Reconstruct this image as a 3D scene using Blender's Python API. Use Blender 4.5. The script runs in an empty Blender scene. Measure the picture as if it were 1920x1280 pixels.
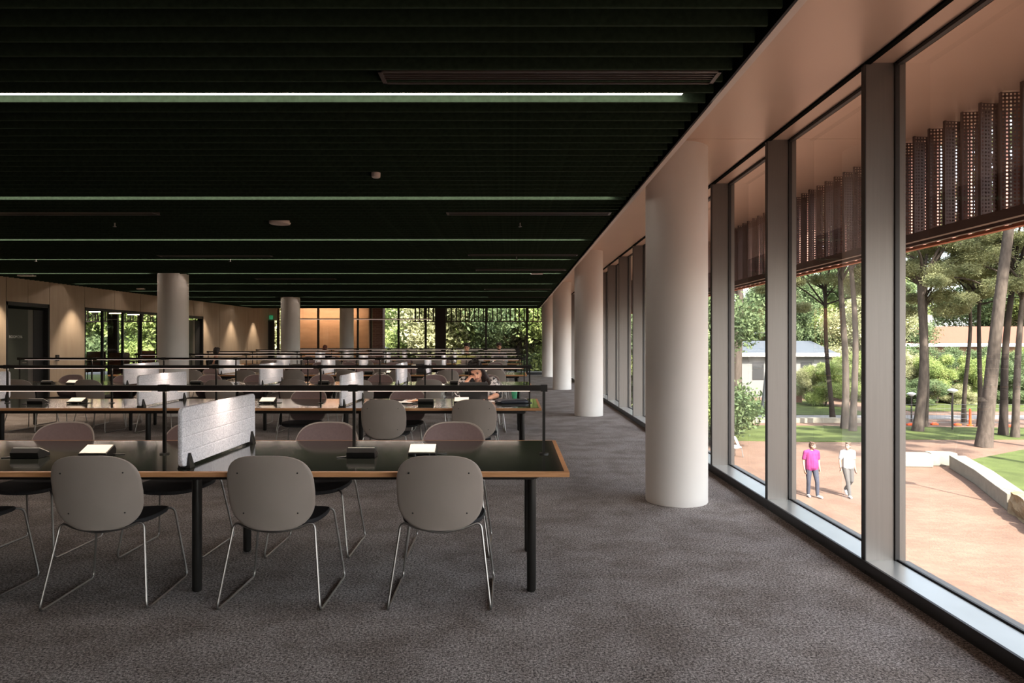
import bpy, bmesh, math, random
from mathutils import Vector, Matrix, noise as mnoise
R = math.radians
C = bpy.context.scene.collection
SC = bpy.context.scene
# ------------------------------------------------------------------ camera, light, exposure
F = 1280.0; CX = 960.0; CY = 638.5; H = 1.47
cam = bpy.data.cameras.new('camera'); camo = bpy.data.objects.new('camera', cam); C.objects.link(camo)
camo.location = (0, 0, H); camo.rotation_euler = (R(90), 0, 0)
cam.sensor_width = 36; cam.lens = 36 * F / 1920; cam.shift_y = (CY - 640) / 1920 ; cam.clip_start = 0.05; cam.clip_end = 600
SC.camera = camo
SC.view_settings.view_transform = 'Standard'; SC.view_settings.look = 'None'
SC.view_settings.gamma = 1; SC.view_settings.use_curve_mapping = False
SC.view_settings.exposure = 1.88
cy = SC.cycles
cy.use_denoising = True; cy.max_bounces = 10; cy.diffuse_bounces = 5; cy.glossy_bounces = 4
cy.transmission_bounces = 4; cy.transparent_max_bounces = 16
cy.caustics_reflective = False; cy.caustics_refractive = False; cy.sample_clamp_indirect = 6
w = bpy.data.worlds.new('sky'); SC.world = w; w.use_nodes = True
nt = w.node_tree; bgn = nt.nodes['Background']
sky = nt.nodes.new('ShaderNodeTexSky'); sky.sky_type = 'NISHITA'; sky.sun_disc = False
sky.sun_elevation = R(46); sky.sun_rotation = R(160); sky.air_density = 1.0; sky.dust_density = 3.0; sky.ozone_density = 1.0
hs = nt.nodes.new('ShaderNodeHueSaturation'); hs.inputs['Saturation'].default_value = 0.45; nt.links.new(sky.outputs[0], hs.inputs['Color'])
nt.links.new(hs.outputs[0], bgn.inputs[0]); bgn.inputs[1].default_value = 0.285
sl = bpy.data.lights.new('sun', 'SUN'); sl.energy = 6.3; sl.angle = R(0.8); sl.color = (1, 0.93, 0.83)
so = bpy.data.objects.new('sun', sl); C.objects.link(so)
so.rotation_euler = Vector((0.30, -0.92, 1.02)).to_track_quat('Z', 'Y').to_euler()

# ------------------------------------------------------------------ materials
def nodemat(name):
    m = bpy.data.materials.new(name); m.use_nodes = True
    return m, m.node_tree, m.node_tree.nodes['Principled BSDF']
def mat(name, col, rough=0.6, metal=0.0, spec=0.5, var=0.0, scale=8.0, bump=0.0, bscale=None, stretch=(1, 1, 1), emit=0, coat=0):
    m, t, p = nodemat(name)
    p.inputs['Roughness'].default_value = rough; p.inputs['Metallic'].default_value = metal
    p.inputs['Specular IOR Level'].default_value = spec
    p.inputs['Base Color'].default_value = (*col, 1)
    if coat: p.inputs['Coat Weight'].default_value = coat; p.inputs['Coat Roughness'].default_value = 0.1
    tc = t.nodes.new('ShaderNodeTexCoord'); mp = t.nodes.new('ShaderNodeMapping'); mp.inputs['Scale'].default_value = stretch
    t.links.new(tc.outputs['Object'], mp.inputs['Vector'])
    n = t.nodes.new('ShaderNodeTexNoise'); n.inputs['Scale'].default_value = scale; n.inputs['Detail'].default_value = 4
    t.links.new(mp.outputs[0], n.inputs['Vector'])
    if var:
        r = t.nodes.new('ShaderNodeMapRange'); r.inputs['From Min'].default_value = 0.3; r.inputs['From Max'].default_value = 0.7
        r.inputs['To Min'].default_value = 1 - var; r.inputs['To Max'].default_value = 1 + var
        t.links.new(n.outputs[0], r.inputs['Value'])
        mx = t.nodes.new('ShaderNodeVectorMath'); mx.operation = 'SCALE'; mx.inputs[0].default_value = col
        t.links.new(r.outputs[0], mx.inputs['Scale']); t.links.new(mx.outputs[0], p.inputs['Base Color'])
    if bump:
        n2 = n
        if bscale:
            n2 = t.nodes.new('ShaderNodeTexNoise'); n2.inputs['Scale'].default_value = bscale; t.links.new(mp.outputs[0], n2.inputs['Vector'])
        b = t.nodes.new('ShaderNodeBump'); b.inputs['Strength'].default_value = bump; b.inputs['Distance'].default_value = 0.01
        t.links.new(n2.outputs[0], b.inputs['Height']); t.links.new(b.outputs[0], p.inputs['Normal'])
    if emit:
        p.inputs['Emission Color'].default_value = (*col, 1); p.inputs['Emission Strength'].default_value = emit
    return m
def srgb(r, g, b):
    f = lambda c: (c / 255 / 12.92) if c / 255 <= 0.04045 else ((c / 255 + 0.055) / 1.055) ** 2.4
    return (f(r), f(g), f(b))
def ramp2(t, src, c0, c1, p0=0.35, p1=0.65):
    r = t.nodes.new('ShaderNodeValToRGB'); r.color_ramp.elements[0].position = p0; r.color_ramp.elements[1].position = p1
    r.color_ramp.elements[0].color = (*c0, 1); r.color_ramp.elements[1].color = (*c1, 1)
    t.links.new(src, r.inputs[0]); return r
def texcoord(t, kind='Object', scale=(1, 1, 1), rot=(0, 0, 0)):
    tc = t.nodes.new('ShaderNodeTexCoord'); mp = t.nodes.new('ShaderNodeMapping')
    mp.inputs['Scale'].default_value = scale; mp.inputs['Rotation'].default_value = rot
    t.links.new(tc.outputs[kind], mp.inputs['Vector']); return mp.outputs[0]
def noise(t, vec, scale, detail=3, rough=0.5):
    n = t.nodes.new('ShaderNodeTexNoise'); n.inputs['Scale'].default_value = scale; n.inputs['Detail'].default_value = detail
    n.inputs['Roughness'].default_value = rough; t.links.new(vec, n.inputs['Vector']); return n.outputs[0]
def mixc(t, fac, a, b, mode='MIX'):
    m = t.nodes.new('ShaderNodeMix'); m.data_type = 'RGBA'; m.blend_type = mode
    if isinstance(fac, float): m.inputs[0].default_value = fac
    else: t.links.new(fac, m.inputs[0])
    for i, v in ((6, a), (7, b)):
        if isinstance(v, tuple): m.inputs[i].default_value = (*v, 1)
        else: t.links.new(v, m.inputs[i])
    return m.outputs[2]
def bump(t, p, h, s=0.3, d=0.01):
    b = t.nodes.new('ShaderNodeBump'); b.inputs['Strength'].default_value = s; b.inputs['Distance'].default_value = d
    t.links.new(h, b.inputs['Height']); t.links.new(b.outputs[0], p.inputs['Normal'])

def carpet_mat():
    m, t, p = nodemat('carpet'); p.inputs['Roughness'].default_value = 0.95; p.inputs['Specular IOR Level'].default_value = 0.15
    v = texcoord(t); v2 = texcoord(t, scale=(1, 0.45, 1))
    a = noise(t, v, 75, 2, 0.8); b = noise(t, v2, 170, 2, 0.9); c = noise(t, v, 2.2, 5, 0.7)
    r = ramp2(t, a, (0.085, 0.075, 0.070), (0.54, 0.485, 0.45), 0.36, 0.66)
    r2 = ramp2(t, b, (0.35, 0.34, 0.34), (1.5, 1.5, 1.5), 0.33, 0.7)
    r3 = ramp2(t, c, (0.74, 0.71, 0.69), (1.12, 1.12, 1.14), 0.38, 0.6)
    x = mixc(t, 1.0, r.outputs[0], r2.outputs[0], 'MULTIPLY'); x = mixc(t, 1.0, x, r3.outputs[0], 'MULTIPLY')
    t.links.new(x, p.inputs['Base Color']); bump(t, p, b, 0.5, 0.004); return m
def felt_mat():
    m, t, p = nodemat('felt_screen'); p.inputs['Roughness'].default_value = 0.95; p.inputs['Specular IOR Level'].default_value = 0.1
    v = texcoord(t); v2 = texcoord(t, rot=(0, 0, 0), scale=(1, 1, 1))
    a = noise(t, v, 130, 3, 0.7)
    r = ramp2(t, a, srgb(178, 178, 186), srgb(236, 235, 240), 0.3, 0.62)
    t.links.new(r.outputs[0], p.inputs['Base Color'])
    sw = t.nodes.new('ShaderNodeSeparateXYZ'); t.links.new(v2, sw.inputs[0]); cb = t.nodes.new('ShaderNodeCombineXYZ')
    t.links.new(sw.outputs[1], cb.inputs[0]); t.links.new(sw.outputs[2], cb.inputs[1])
    br = t.nodes.new('ShaderNodeTexBrick'); br.inputs['Scale'].default_value = 1; br.inputs['Brick Width'].default_value = 0.3
    br.inputs['Row Height'].default_value = 0.085; br.inputs['Mortar Size'].default_value = 0.007; br.inputs['Mortar Smooth'].default_value = 1.0
    br.inputs['Color1'].default_value = (1, 1, 1, 1); br.inputs['Color2'].default_value = (1, 1, 1, 1); br.inputs['Mortar'].default_value = (0, 0, 0, 1)
    t.links.new(cb.outputs[0], br.inputs['Vector']); bump(t, p, br.outputs[0], 0.35, 0.006); return m
def glass_mat(name='window_glass', tint=(0.93, 0.95, 0.94), spec=1.0):
    m = bpy.data.materials.new(name); m.use_nodes = True; t = m.node_tree; t.nodes.clear()
    o = t.nodes.new('ShaderNodeOutputMaterial'); tr = t.nodes.new('ShaderNodeBsdfTransparent'); tr.inputs[0].default_value = (*tint, 1)
    g = t.nodes.new('ShaderNodeBsdfGlossy'); g.inputs['Roughness'].default_value = 0.0; g.inputs[0].default_value = (spec, spec, spec, 1)
    lw = t.nodes.new('ShaderNodeLayerWeight'); lw.inputs[0].default_value = 0.5
    pw_ = t.nodes.new('ShaderNodeMath'); pw_.operation = 'POWER'; pw_.inputs[1].default_value = 5.0; t.links.new(lw.outputs['Facing'], pw_.inputs[0])
    f = t.nodes.new('ShaderNodeMath'); f.operation = 'MULTIPLY_ADD'; f.inputs[1].default_value = 0.9; f.inputs[2].default_value = 0.055; t.links.new(pw_.outputs[0], f.inputs[0])
    mx = t.nodes.new('ShaderNodeMixShader'); t.links.new(f.outputs[0], mx.inputs[0]); t.links.new(tr.outputs[0], mx.inputs[1]); t.links.new(g.outputs[0], mx.inputs[2])
    t.links.new(mx.outputs[0], o.inputs[0]); return m
def brick_mat(name, c1, c2, mort, bw, rh, rot=(0, 0, 0), axis='XY', ms=0.006, patch=0.0):
    m, t, p = nodemat(name); p.inputs['Roughness'].default_value = 0.85; p.inputs['Specular IOR Level'].default_value = 0.2
    v = texcoord(t, rot=rot)
    if axis != 'XY':
        sw = t.nodes.new('ShaderNodeSeparateXYZ'); t.links.new(v, sw.inputs[0]); cb = t.nodes.new('ShaderNodeCombineXYZ')
        t.links.new(sw.outputs[0 if axis[0] == 'X' else 1], cb.inputs[0]); t.links.new(sw.outputs[2], cb.inputs[1]); v = cb.outputs[0]
    br = t.nodes.new('ShaderNodeTexBrick'); br.inputs['Scale'].default_value = 1; br.inputs['Brick Width'].default_value = bw
    br.inputs['Row Height'].default_value = rh; br.inputs['Mortar Size'].default_value = ms
    br.inputs['Color1'].default_value = (*c1, 1); br.inputs['Color2'].default_value = (*c2, 1); br.inputs['Mortar'].default_value = (*mort, 1)
    t.links.new(v, br.inputs['Vector'])
    n = noise(t, texcoord(t), 0.6, 4, 0.6); r = ramp2(t, n, (0.85, 0.83, 0.82), (1.1, 1.1, 1.1), 0.35, 0.65)
    x = mixc(t, 1.0, br.outputs[0], r.outputs[0], 'MULTIPLY'); t.links.new(x, p.inputs['Base Color']); return m
def wood_mat(name, c0, c1, scale=3, stretch=(1, 12, 12), rough=0.5):
    m, t, p = nodemat(name); p.inputs['Roughness'].default_value = rough; p.inputs['Specular IOR Level'].default_value = 0.3
    n = noise(t, texcoord(t, scale=stretch), scale, 5, 0.6); r = ramp2(t, n, c0, c1, 0.3, 0.7); t.links.new(r.outputs[0], p.inputs['Base Color']); return m
def leaf_mat(name, c0, c1):
    m, t, p = nodemat(name); p.inputs['Roughness'].default_value = 0.6; p.inputs['Specular IOR Level'].default_value = 0.25
    n = noise(t, texcoord(t), 1.3, 4, 0.7); r = ramp2(t, n, c0, c1, 0.35, 0.65); t.links.new(r.outputs[0], p.inputs['Base Color'])
    tl = t.nodes.new('ShaderNodeBsdfTranslucent'); t.links.new(r.outputs[0], tl.inputs[0]); mx = t.nodes.new('ShaderNodeMixShader'); mx.inputs[0].default_value = 0.35
    o = t.nodes['Material Output']; t.links.new(p.outputs[0], mx.inputs[1]); t.links.new(tl.outputs[0], mx.inputs[2]); t.links.new(mx.outputs[0], o.inputs[0]); return m
def blouse_mat():
    m, t, p = nodemat('patterned_blouse'); p.inputs['Roughness'].default_value = 0.8
    n = noise(t, texcoord(t), 26, 3, 0.6); r = ramp2(t, n, (0.02, 0.018, 0.02), (0.75, 0.70, 0.68), 0.47, 0.50); t.links.new(r.outputs[0], p.inputs['Base Color']); return m

M = dict(
    carpet=carpet_mat(), felt=felt_mat(), glass=glass_mat(),
    column=mat('column_paint', (0.72, 0.68, 0.64), 0.45, spec=0.4, var=0.02, scale=2),
    soffit=mat('soffit_panel', (0.56, 0.425, 0.345), 0.38, metal=0.25, spec=0.5, var=0.03, scale=1.2),
    lip=mat('soffit_lip', (0.62, 0.54, 0.50), 0.4),
    baffle=mat('green_felt_baffle', (0.024, 0.041, 0.026), 0.95, spec=0.1, var=0.2, scale=40),
    void=mat('ceiling_void_black', (0.004, 0.005, 0.004), 0.95, spec=0.05, var=0.1),
    black=mat('black_metal', (0.012, 0.011, 0.010), 0.38, metal=0.2, spec=0.5, var=0.1, scale=20),
    rail=mat('bronze_black_rail', (0.026, 0.022, 0.020), 0.32, metal=0.5, var=0.1, scale=6, stretch=(1, 8, 8)),
    alu=mat('anodised_aluminium', (0.18, 0.168, 0.158), 0.42, metal=0.55, var=0.04, scale=3, stretch=(30, 30, 1)),
    sill=mat('aluminium_sill', (0.52, 0.53, 0.52), 0.30, metal=0.7, var=0.04, scale=4, stretch=(1, 1, 1)),
    gasket=mat('black_gasket', (0.02, 0.02, 0.021), 0.5, var=0.1),
    linoleum=mat('dark_green_linoleum', (0.022, 0.025, 0.020), 0.11, spec=0.8, var=0.12, scale=6),
    oak=wood_mat('oak_edge', (0.42, 0.20, 0.085), (0.60, 0.31, 0.15), 4, (1.5, 20, 20)),
    shell=mat('grey_chair_shell', (0.31, 0.265, 0.235), 0.42, spec=0.4, var=0.04, scale=5, bump=0.05, bscale=300),
    pad=mat('mauve_chair_padding', srgb(112, 96, 96), 0.85, spec=0.2, var=0.06, scale=60),
    seat=mat('black_seat_fabric', (0.022, 0.021, 0.023), 0.8, spec=0.3, var=0.15, scale=80),
    chrome=mat('brushed_steel_rod', (0.33, 0.315, 0.30), 0.40, metal=1.0, var=0.05, scale=30),
    led=mat('led_diffuser', (1.0, 0.78, 0.66), 0.5, emit=0.25),
    strip=mat('ceiling_light_diffuser', (1.0, 0.84, 0.72), 0.5, emit=4.5),
    warmtube=mat('warm_tube_glow', (1.0, 0.62, 0.36), 0.5, emit=6.0),
    cream=mat('cream_panel', srgb(245, 238, 222), 0.4, var=0.02, scale=10),
    panel=wood_mat('limed_timber_panel', (0.43, 0.335, 0.245), (0.50, 0.405, 0.305), 1.2, (6, 6, 0.8), 0.6),
    darkgreen=mat('dark_green_door_paint', (0.045, 0.052, 0.042), 0.45, var=0.05, scale=3),
    brown=mat('dark_bronze_post', (0.035, 0.026, 0.022), 0.5, metal=0.3, var=0.08, scale=2),
    ply=wood_mat('warm_plywood', (0.50, 0.25, 0.12), (0.62, 0.33, 0.17), 1.4, (1, 1, 4), 0.55),
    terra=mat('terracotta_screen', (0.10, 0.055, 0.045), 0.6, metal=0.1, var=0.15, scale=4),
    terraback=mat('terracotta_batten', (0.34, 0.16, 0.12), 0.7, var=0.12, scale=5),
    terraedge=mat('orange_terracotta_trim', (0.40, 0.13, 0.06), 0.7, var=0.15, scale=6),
    white=mat('white_paint', (0.78, 0.78, 0.77), 0.5, var=0.02, scale=5),
    signgreen=mat('exit_sign_green', (0.02, 0.22, 0.09), 0.4, emit=0.25, var=0.02),
    signtext=mat('sign_lettering', (0.75, 0.76, 0.74), 0.5, var=0.02),
    paving=brick_mat('red_brick_paving', (0.160, 0.098, 0.070), (0.130, 0.079, 0.057), (0.085, 0.065, 0.054), 0.23, 0.115, (0, 0, R(18)), ms=0.007),
    brickwall=brick_mat('mauve_brickwork', srgb(122, 96, 92), srgb(104, 82, 80), srgb(140, 122, 116), 0.24, 0.086, axis='XZ', ms=0.008),
    redwall=brick_mat('red_brickwork', (0.2, 0.09, 0.06), (0.16, 0.075, 0.05), (0.2, 0.15, 0.12), 0.24, 0.086, axis='XZ', ms=0.008),
    grass=mat('lawn_grass', (0.060, 0.076, 0.024), 0.9, spec=0.1, var=0.28, scale=1.1, bump=0.4, bscale=50),
    stone=mat('pale_limestone', (0.21, 0.19, 0.155), 0.85, spec=0.2, var=0.10, scale=3, bump=0.3, bscale=12),
    roughstone=mat('rough_limestone', (0.22, 0.165, 0.10), 0.95, spec=0.1, var=0.22, scale=5, bump=0.8, bscale=10),
    asphalt=mat('grey_path', (0.17, 0.16, 0.155), 0.9, var=0.08, scale=2),
    bark=mat('pine_bark', (0.072, 0.057, 0.047), 0.95, spec=0.1, var=0.3, scale=9, bump=0.8, bscale=14, stretch=(1, 1, 0.3)),
    barkdark=mat('dark_bark', (0.036, 0.028, 0.024), 0.95, spec=0.1, var=0.3, scale=9, bump=0.6, bscale=14, stretch=(1, 1, 0.3)),
    pine=leaf_mat('pine_needles', (0.12, 0.135, 0.06), (0.34, 0.34, 0.17)),
    leaf=leaf_mat('broad_leaves', (0.12, 0.18, 0.05), (0.33, 0.38, 0.13)),
    leafdark=leaf_mat('dark_leaves', (0.055, 0.09, 0.04), (0.17, 0.22, 0.10)),
    leafpale=leaf_mat('pale_leaves', (0.20, 0.215, 0.095), (0.46, 0.45, 0.26)),
    red=leaf_mat('red_shrub_leaves', (0.08, 0.018, 0.02), (0.16, 0.04, 0.04)),
    tile=mat('orange_roof_tiles', (0.135, 0.047, 0.024), 0.8, var=0.12, scale=2, stretch=(6, 1, 1)),
    zinc=mat('blue_grey_roof', (0.06, 0.07, 0.084), 0.6, var=0.05, scale=2),
    wallwhite=mat('rendered_wall', (0.15, 0.147, 0.14), 0.8, var=0.04, scale=2),
    fence=mat('galvanised_fence', (0.16, 0.16, 0.16), 0.5, metal=0.3, var=0.05, scale=4),
    orange=mat('orange_plastic', srgb(225, 82, 28), 0.45, var=0.05, scale=6),
    skin=mat('skin', srgb(214, 160, 132), 0.55, spec=0.35, var=0.04, scale=14),
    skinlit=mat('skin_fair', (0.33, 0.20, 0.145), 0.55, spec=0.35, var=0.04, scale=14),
    hair=mat('dark_brown_hair', (0.022, 0.012, 0.009), 0.5, var=0.4, scale=30, bump=0.6, bscale=50, stretch=(1, 1, 0.2)),
    hairbrown=mat('brown_hair', (0.06, 0.03, 0.018), 0.55, var=0.4, scale=30, bump=0.6, bscale=50),
    hairred=mat('auburn_hair', (0.16, 0.045, 0.025), 0.55, var=0.4, scale=30, bump=0.6, bscale=50),
    eye=mat('dark_eyes', (0.01, 0.008, 0.008), 0.3, var=0.05), lips=mat('lips', (0.35, 0.11, 0.09), 0.5, var=0.05),
    pink=mat('magenta_tshirt', (0.20, 0.028, 0.11), 0.85, spec=0.15, var=0.06, scale=10),
    whiteshirt=mat('white_tshirt', (0.30, 0.295, 0.29), 0.85, spec=0.15, var=0.03, scale=10),
    navy=mat('navy_trousers', (0.03, 0.033, 0.05), 0.85, var=0.1, scale=12), greytrouser=mat('grey_trousers', (0.06, 0.055, 0.052), 0.85, var=0.1, scale=12),
    shoe=mat('white_trainers', (0.5, 0.5, 0.5), 0.6, var=0.05), darkcloth=mat('black_top', (0.012, 0.012, 0.014), 0.9, var=0.15, scale=20),
    greyshirt=mat('grey_shirt', srgb(120, 118, 118), 0.85, var=0.08, scale=20),
    yellowshirt=mat('olive_patterned_shirt', srgb(150, 150, 90), 0.85, var=0.3, scale=30),
    blouse=blouse_mat(), laptop=mat('dark_grey_laptop', (0.045, 0.046, 0.048), 0.4, metal=0.4, var=0.04),
    screen=mat('laptop_screen', (0.35, 0.42, 0.5), 0.3, emit=0.4, var=0.02),
    bag=mat('navy_leather', (0.018, 0.021, 0.034), 0.42, var=0.1, scale=20), paper=mat('paper', (0.74, 0.70, 0.68), 0.8, var=0.04, scale=12),
    kraft=mat('tan_paper', srgb(196, 150, 118), 0.8, var=0.06, scale=12),
    bottle=glass_mat('clear_bottle', (0.90, 0.95, 0.94), 1.0), cupgreen=mat('green_cup', srgb(60, 150, 110), 0.5, var=0.25, scale=25),
    cable=mat('white_cable', (0.7, 0.7, 0.7), 0.5, var=0.03), darkfloor=mat('dark_room_floor', (0.05, 0.035, 0.03), 0.25, var=0.1, scale=2),
    screwm=mat('dark_screw', (0.01, 0.01, 0.01), 0.5, var=0.1),
)

# ------------------------------------------------------------------ mesh helpers
class MB:
    def __init__(s): s.v = []; s.f = []; s.mi = []; s.k = 0
    def add(s, vs, fs):
        o = len(s.v); s.v += [tuple(v) for v in vs]; s.f += [tuple(i + o for i in f) for f in fs]; s.mi += [s.k] * len(fs); return s
    def box(s, x0, x1, y0, y1, z0, z1):
        v = [(x0, y0, z0), (x1, y0, z0), (x1, y1, z0), (x0, y1, z0), (x0, y0, z1), (x1, y0, z1), (x1, y1, z1), (x0, y1, z1)]
        return s.add(v, [(0, 3, 2, 1), (4, 5, 6, 7), (0, 1, 5, 4), (1, 2, 6, 5), (2, 3, 7, 6), (3, 0, 4, 7)])
    def rings(s, rings, cap=True, loop=False):
        n = len(rings[0]); vs = [p for r in rings for p in r]; fs = []
        m = len(rings)
        for i in range(m if loop else m - 1):
            a = i * n; b = ((i + 1) % m) * n
            for j in range(n): fs.append((a + j, a + (j + 1) % n, b + (j + 1) % n, b + j))
        if cap and not loop: fs.append(tuple(range(n - 1, -1, -1))); fs.append(tuple((m - 1) * n + j for j in range(n)))
        return s.add(vs, fs)
    def cyl(s, x, y, z0, z1, r, r2=None, n=20):
        r2 = r if r2 is None else r2
        return s.rings([[(x + rr * math.cos(2 * math.pi * j / n), y + rr * math.sin(2 * math.pi * j / n), z) for j in range(n)] for z, rr in ((z0, r), (z1, r2))])
    def lathe(s, x, y, prof, n=20):
        return s.rings([[(x + rr * math.cos(2 * math.pi * j / n), y + rr * math.sin(2 * math.pi * j / n), z) for j in range(n)] for rr, z in prof])
    def tube(s, pts, r, n=8, loop=False):
        pts = [Vector(p) for p in pts]; m = len(pts); rr = r if isinstance(r, (list, tuple)) else [r] * m
        tans = []
        for i in range(m):
            a = pts[(i - 1) % m] if (loop or i > 0) else pts[i]; b = pts[(i + 1) % m] if (loop or i < m - 1) else pts[i]
            tans.append((b - a).normalized())
        up = Vector((0, 0, 1)) if abs(tans[0].z) < 0.9 else Vector((1, 0, 0))
        nrm = (up - tans[0] * up.dot(tans[0])).normalized(); rings = []
        for i in range(m):
            t = tans[i]; nrm = (nrm - t * nrm.dot(t)); nrm = nrm.normalized() if nrm.length > 1e-6 else t.orthogonal().normalized()
            bn = t.cross(nrm)
            rings.append([tuple(pts[i] + (nrm * math.cos(2 * math.pi * j / n) + bn * math.sin(2 * math.pi * j / n)) * rr[i]) for j in range(n)])
        return s.rings(rings, cap=not loop, loop=loop)
    def ball(s, c, rx, ry=None, rz=None, nu=12, nv=8, rot=None):
        ry = rx if ry is None else ry; rz = rx if rz is None else rz; vs = []; fs = []
        for i in range(1, nv):
            a = math.pi * i / nv
            for j in range(nu):
                b = 2 * math.pi * j / nu; vs.append(Vector((rx * math.sin(a) * math.cos(b), ry * math.sin(a) * math.sin(b), rz * math.cos(a))))
        vs.append(Vector((0, 0, rz))); vs.append(Vector((0, 0, -rz))); T = len(vs) - 2
        for i in range(nv - 2):
            for j in range(nu): fs.append((i * nu + j, (i + 1) * nu + j, (i + 1) * nu + (j + 1) % nu, i * nu + (j + 1) % nu))
        for j in range(nu): fs.append((T, j, (j + 1) % nu)); fs.append((T + 1, (nv - 2) * nu + (j + 1) % nu, (nv - 2) * nu + j))
        c = Vector(c)
        return s.add([tuple((rot @ v if rot else v) + c) for v in vs], fs)
    def cap(s, a, ra, b, rb, n=10):           # tapered capsule
        a = Vector(a); b = Vector(b); s.ball(a, ra, nu=n, nv=7); s.ball(b, rb, nu=n, nv=7)
        if (b - a).length > 1e-5: s.tube([a, b], [ra, rb], n)
        return s
    def build(s, name, material, parent=None, smooth=False, bevel=0, kind=None, loc=None):
        me = bpy.data.meshes.new(name); me.from_pydata(s.v, [], s.f)
        ms = material if isinstance(material, (list, tuple)) else [material]
        for mm in ms: me.materials.append(mm)
        if len(ms) > 1: me.polygons.foreach_set('material_index', s.mi)
        if smooth:
            me.polygons.foreach_set('use_smooth', [True] * len(me.polygons))
            try: me.set_sharp_from_angle(angle=R(40))
            except Exception: pass
        me.update()
        o = bpy.data.objects.new(name, me); C.objects.link(o)
        if parent: o.parent = parent
        if loc: o.location = loc
        if kind: o['kind'] = kind
        if bevel:
            b = o.modifiers.new('bevel', 'BEVEL'); b.width = bevel; b.segments = 2; b.limit_method = 'ANGLE'
        return o
def BX(*a): return MB().box(*a)
def tag(o, label, cat, group=None, kind=None):
    o['label'] = label; o['category'] = cat
    if group: o['group'] = group
    if kind: o['kind'] = kind
    return o
def empty(name, loc=(0, 0, 0), rz=0, label=None, cat=None, group=None, kind=None):
    o = bpy.data.objects.new(name, None); C.objects.link(o); o.location = loc; o.rotation_euler = (0, 0, rz); o.empty_display_size = 0.1
    if label: tag(o, label, cat, group)
    if kind: o['kind'] = kind
    return o
def kids(o): return list(o.children)
def copy_tree(o, parent=None, skip=None):
    c = o.copy(); C.objects.link(c); c.parent = parent
    for ch in KIDS.get(o.name, []):
        if not (skip and ch.name.startswith(skip)): copy_tree(ch, c, skip)
    return c
KIDS = {}
def remember(o):
    ch = [x for x in C.objects if x.parent == o]; KIDS[o.name] = ch
    for x in ch: remember(x)
def fillet(pts, r, seg=5, loop=False):
    pts = [Vector(p) for p in pts]; m = len(pts); out = []
    for i, p in enumerate(pts):
        if not loop and i in (0, m - 1): out.append(p); continue
        a = pts[(i - 1) % m]; b = pts[(i + 1) % m]; da = (a - p); db = (b - p); d = min(r, da.length * .45, db.length * .45)
        A = p + da.normalized() * d; B = p + db.normalized() * d
        for k in range(seg + 1):
            t = k / seg; out.append(A * (1 - t) ** 2 + p * 2 * t * (1 - t) + B * t * t)
    return out
def PX(x, Y): return (x - CX) * Y / F
def PZ(y, Y): return H - (y - CY) * Y / F
rnd = random.Random(7)
ORD = ['first', 'second', 'third', 'fourth', 'fifth', 'sixth', 'seventh', 'eighth', 'ninth', 'tenth', 'eleventh', 'twelfth', 'thirteenth', 'fourteenth', 'fifteenth', 'sixteenth', 'seventeenth', 'eighteenth', 'nineteenth', 'twentieth']

# ------------------------------------------------------------------ setting
ZC = 2.77; XG = 2.43; XI = 2.226; ZH = 3.217; YE = 29.5; XL = -10.35; YB = -7.0; XS = 1.09; YS = 27.2
MB().box(-20, XI + .01, YB, YE, -0.45, 0.0).build('floor', M['carpet'], kind='structure')
# ceiling: black void + green baffles as parts
ceil = empty('ceiling', kind='structure')
BX(-20.2, 3.9, YB - .2, 33.2, 3.30, 3.9).build('roof_slab', M['void'], ceil)
BX(XL, XS - .03, YB, YS, 3.22, 3.30).build('void_liner', M['void'], ceil)
PITCH = 0.1517; LIT = []
litY = [3.73, 6.26, 8.83, 10.94, 13.3, 15.7, 18.05, 20.4, 22.8, 25.2]
base = 3.73; ks = [round((y - base) / PITCH) for y in litY]
bm_proto = None; rest = MB(); cnt = 0
k = -13
nb = []
while base + k * PITCH < YS - 0.02:
    nb.append(k); k += 1
for k in nb:
    y = base + k * PITCH
    if y < 2.5: rest.box(XL, XS - .035, y - .006, y + .006, ZC, ZC + .13); continue
    if cnt < 100:
        if bm_proto is None:
            bm_proto = BX(XL, XS - .035, -.008, .008, ZC, ZC + .13).build('baffle', M['baffle'], ceil, loc=(0, y, 0))
        else:
            o = bm_proto.copy(); C.objects.link(o); o.location = (0, y, 0)
        cnt += 1
    else: rest.box(XL, XS - .035, y - .006, y + .006, ZC, ZC + .13)
ro = rest.build('baffle_remainder', M['baffle'], ceil); ro['kind'] = 'stuff'
for i, k in enumerate(ks):
    y = base + (k - .3) * PITCH
    x1 = 0.93; x0 = XL + .3
    t = empty('linear_ceiling_light', (0, y, ZC + .034), 0, f'long linear light slot between ceiling baffles, {ORD[i]} from the camera', 'ceiling light', 'linear lights between the ceiling baffles')
    spans = [(x0, -7.05), (-6.3, x1)] if any(abs(y - cy_) < .33 for cy_ in (13.46, 20.64)) else [(x0, x1)]
    for xa, xb in spans:
        BX(xa, xb, -.022, .022, .006, .04).build('housing', M['black'], t)
        BX(xa + .01, xb - .01, -.018, .018, -.002, .006).build('diffuser', M['strip'], t)

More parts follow.
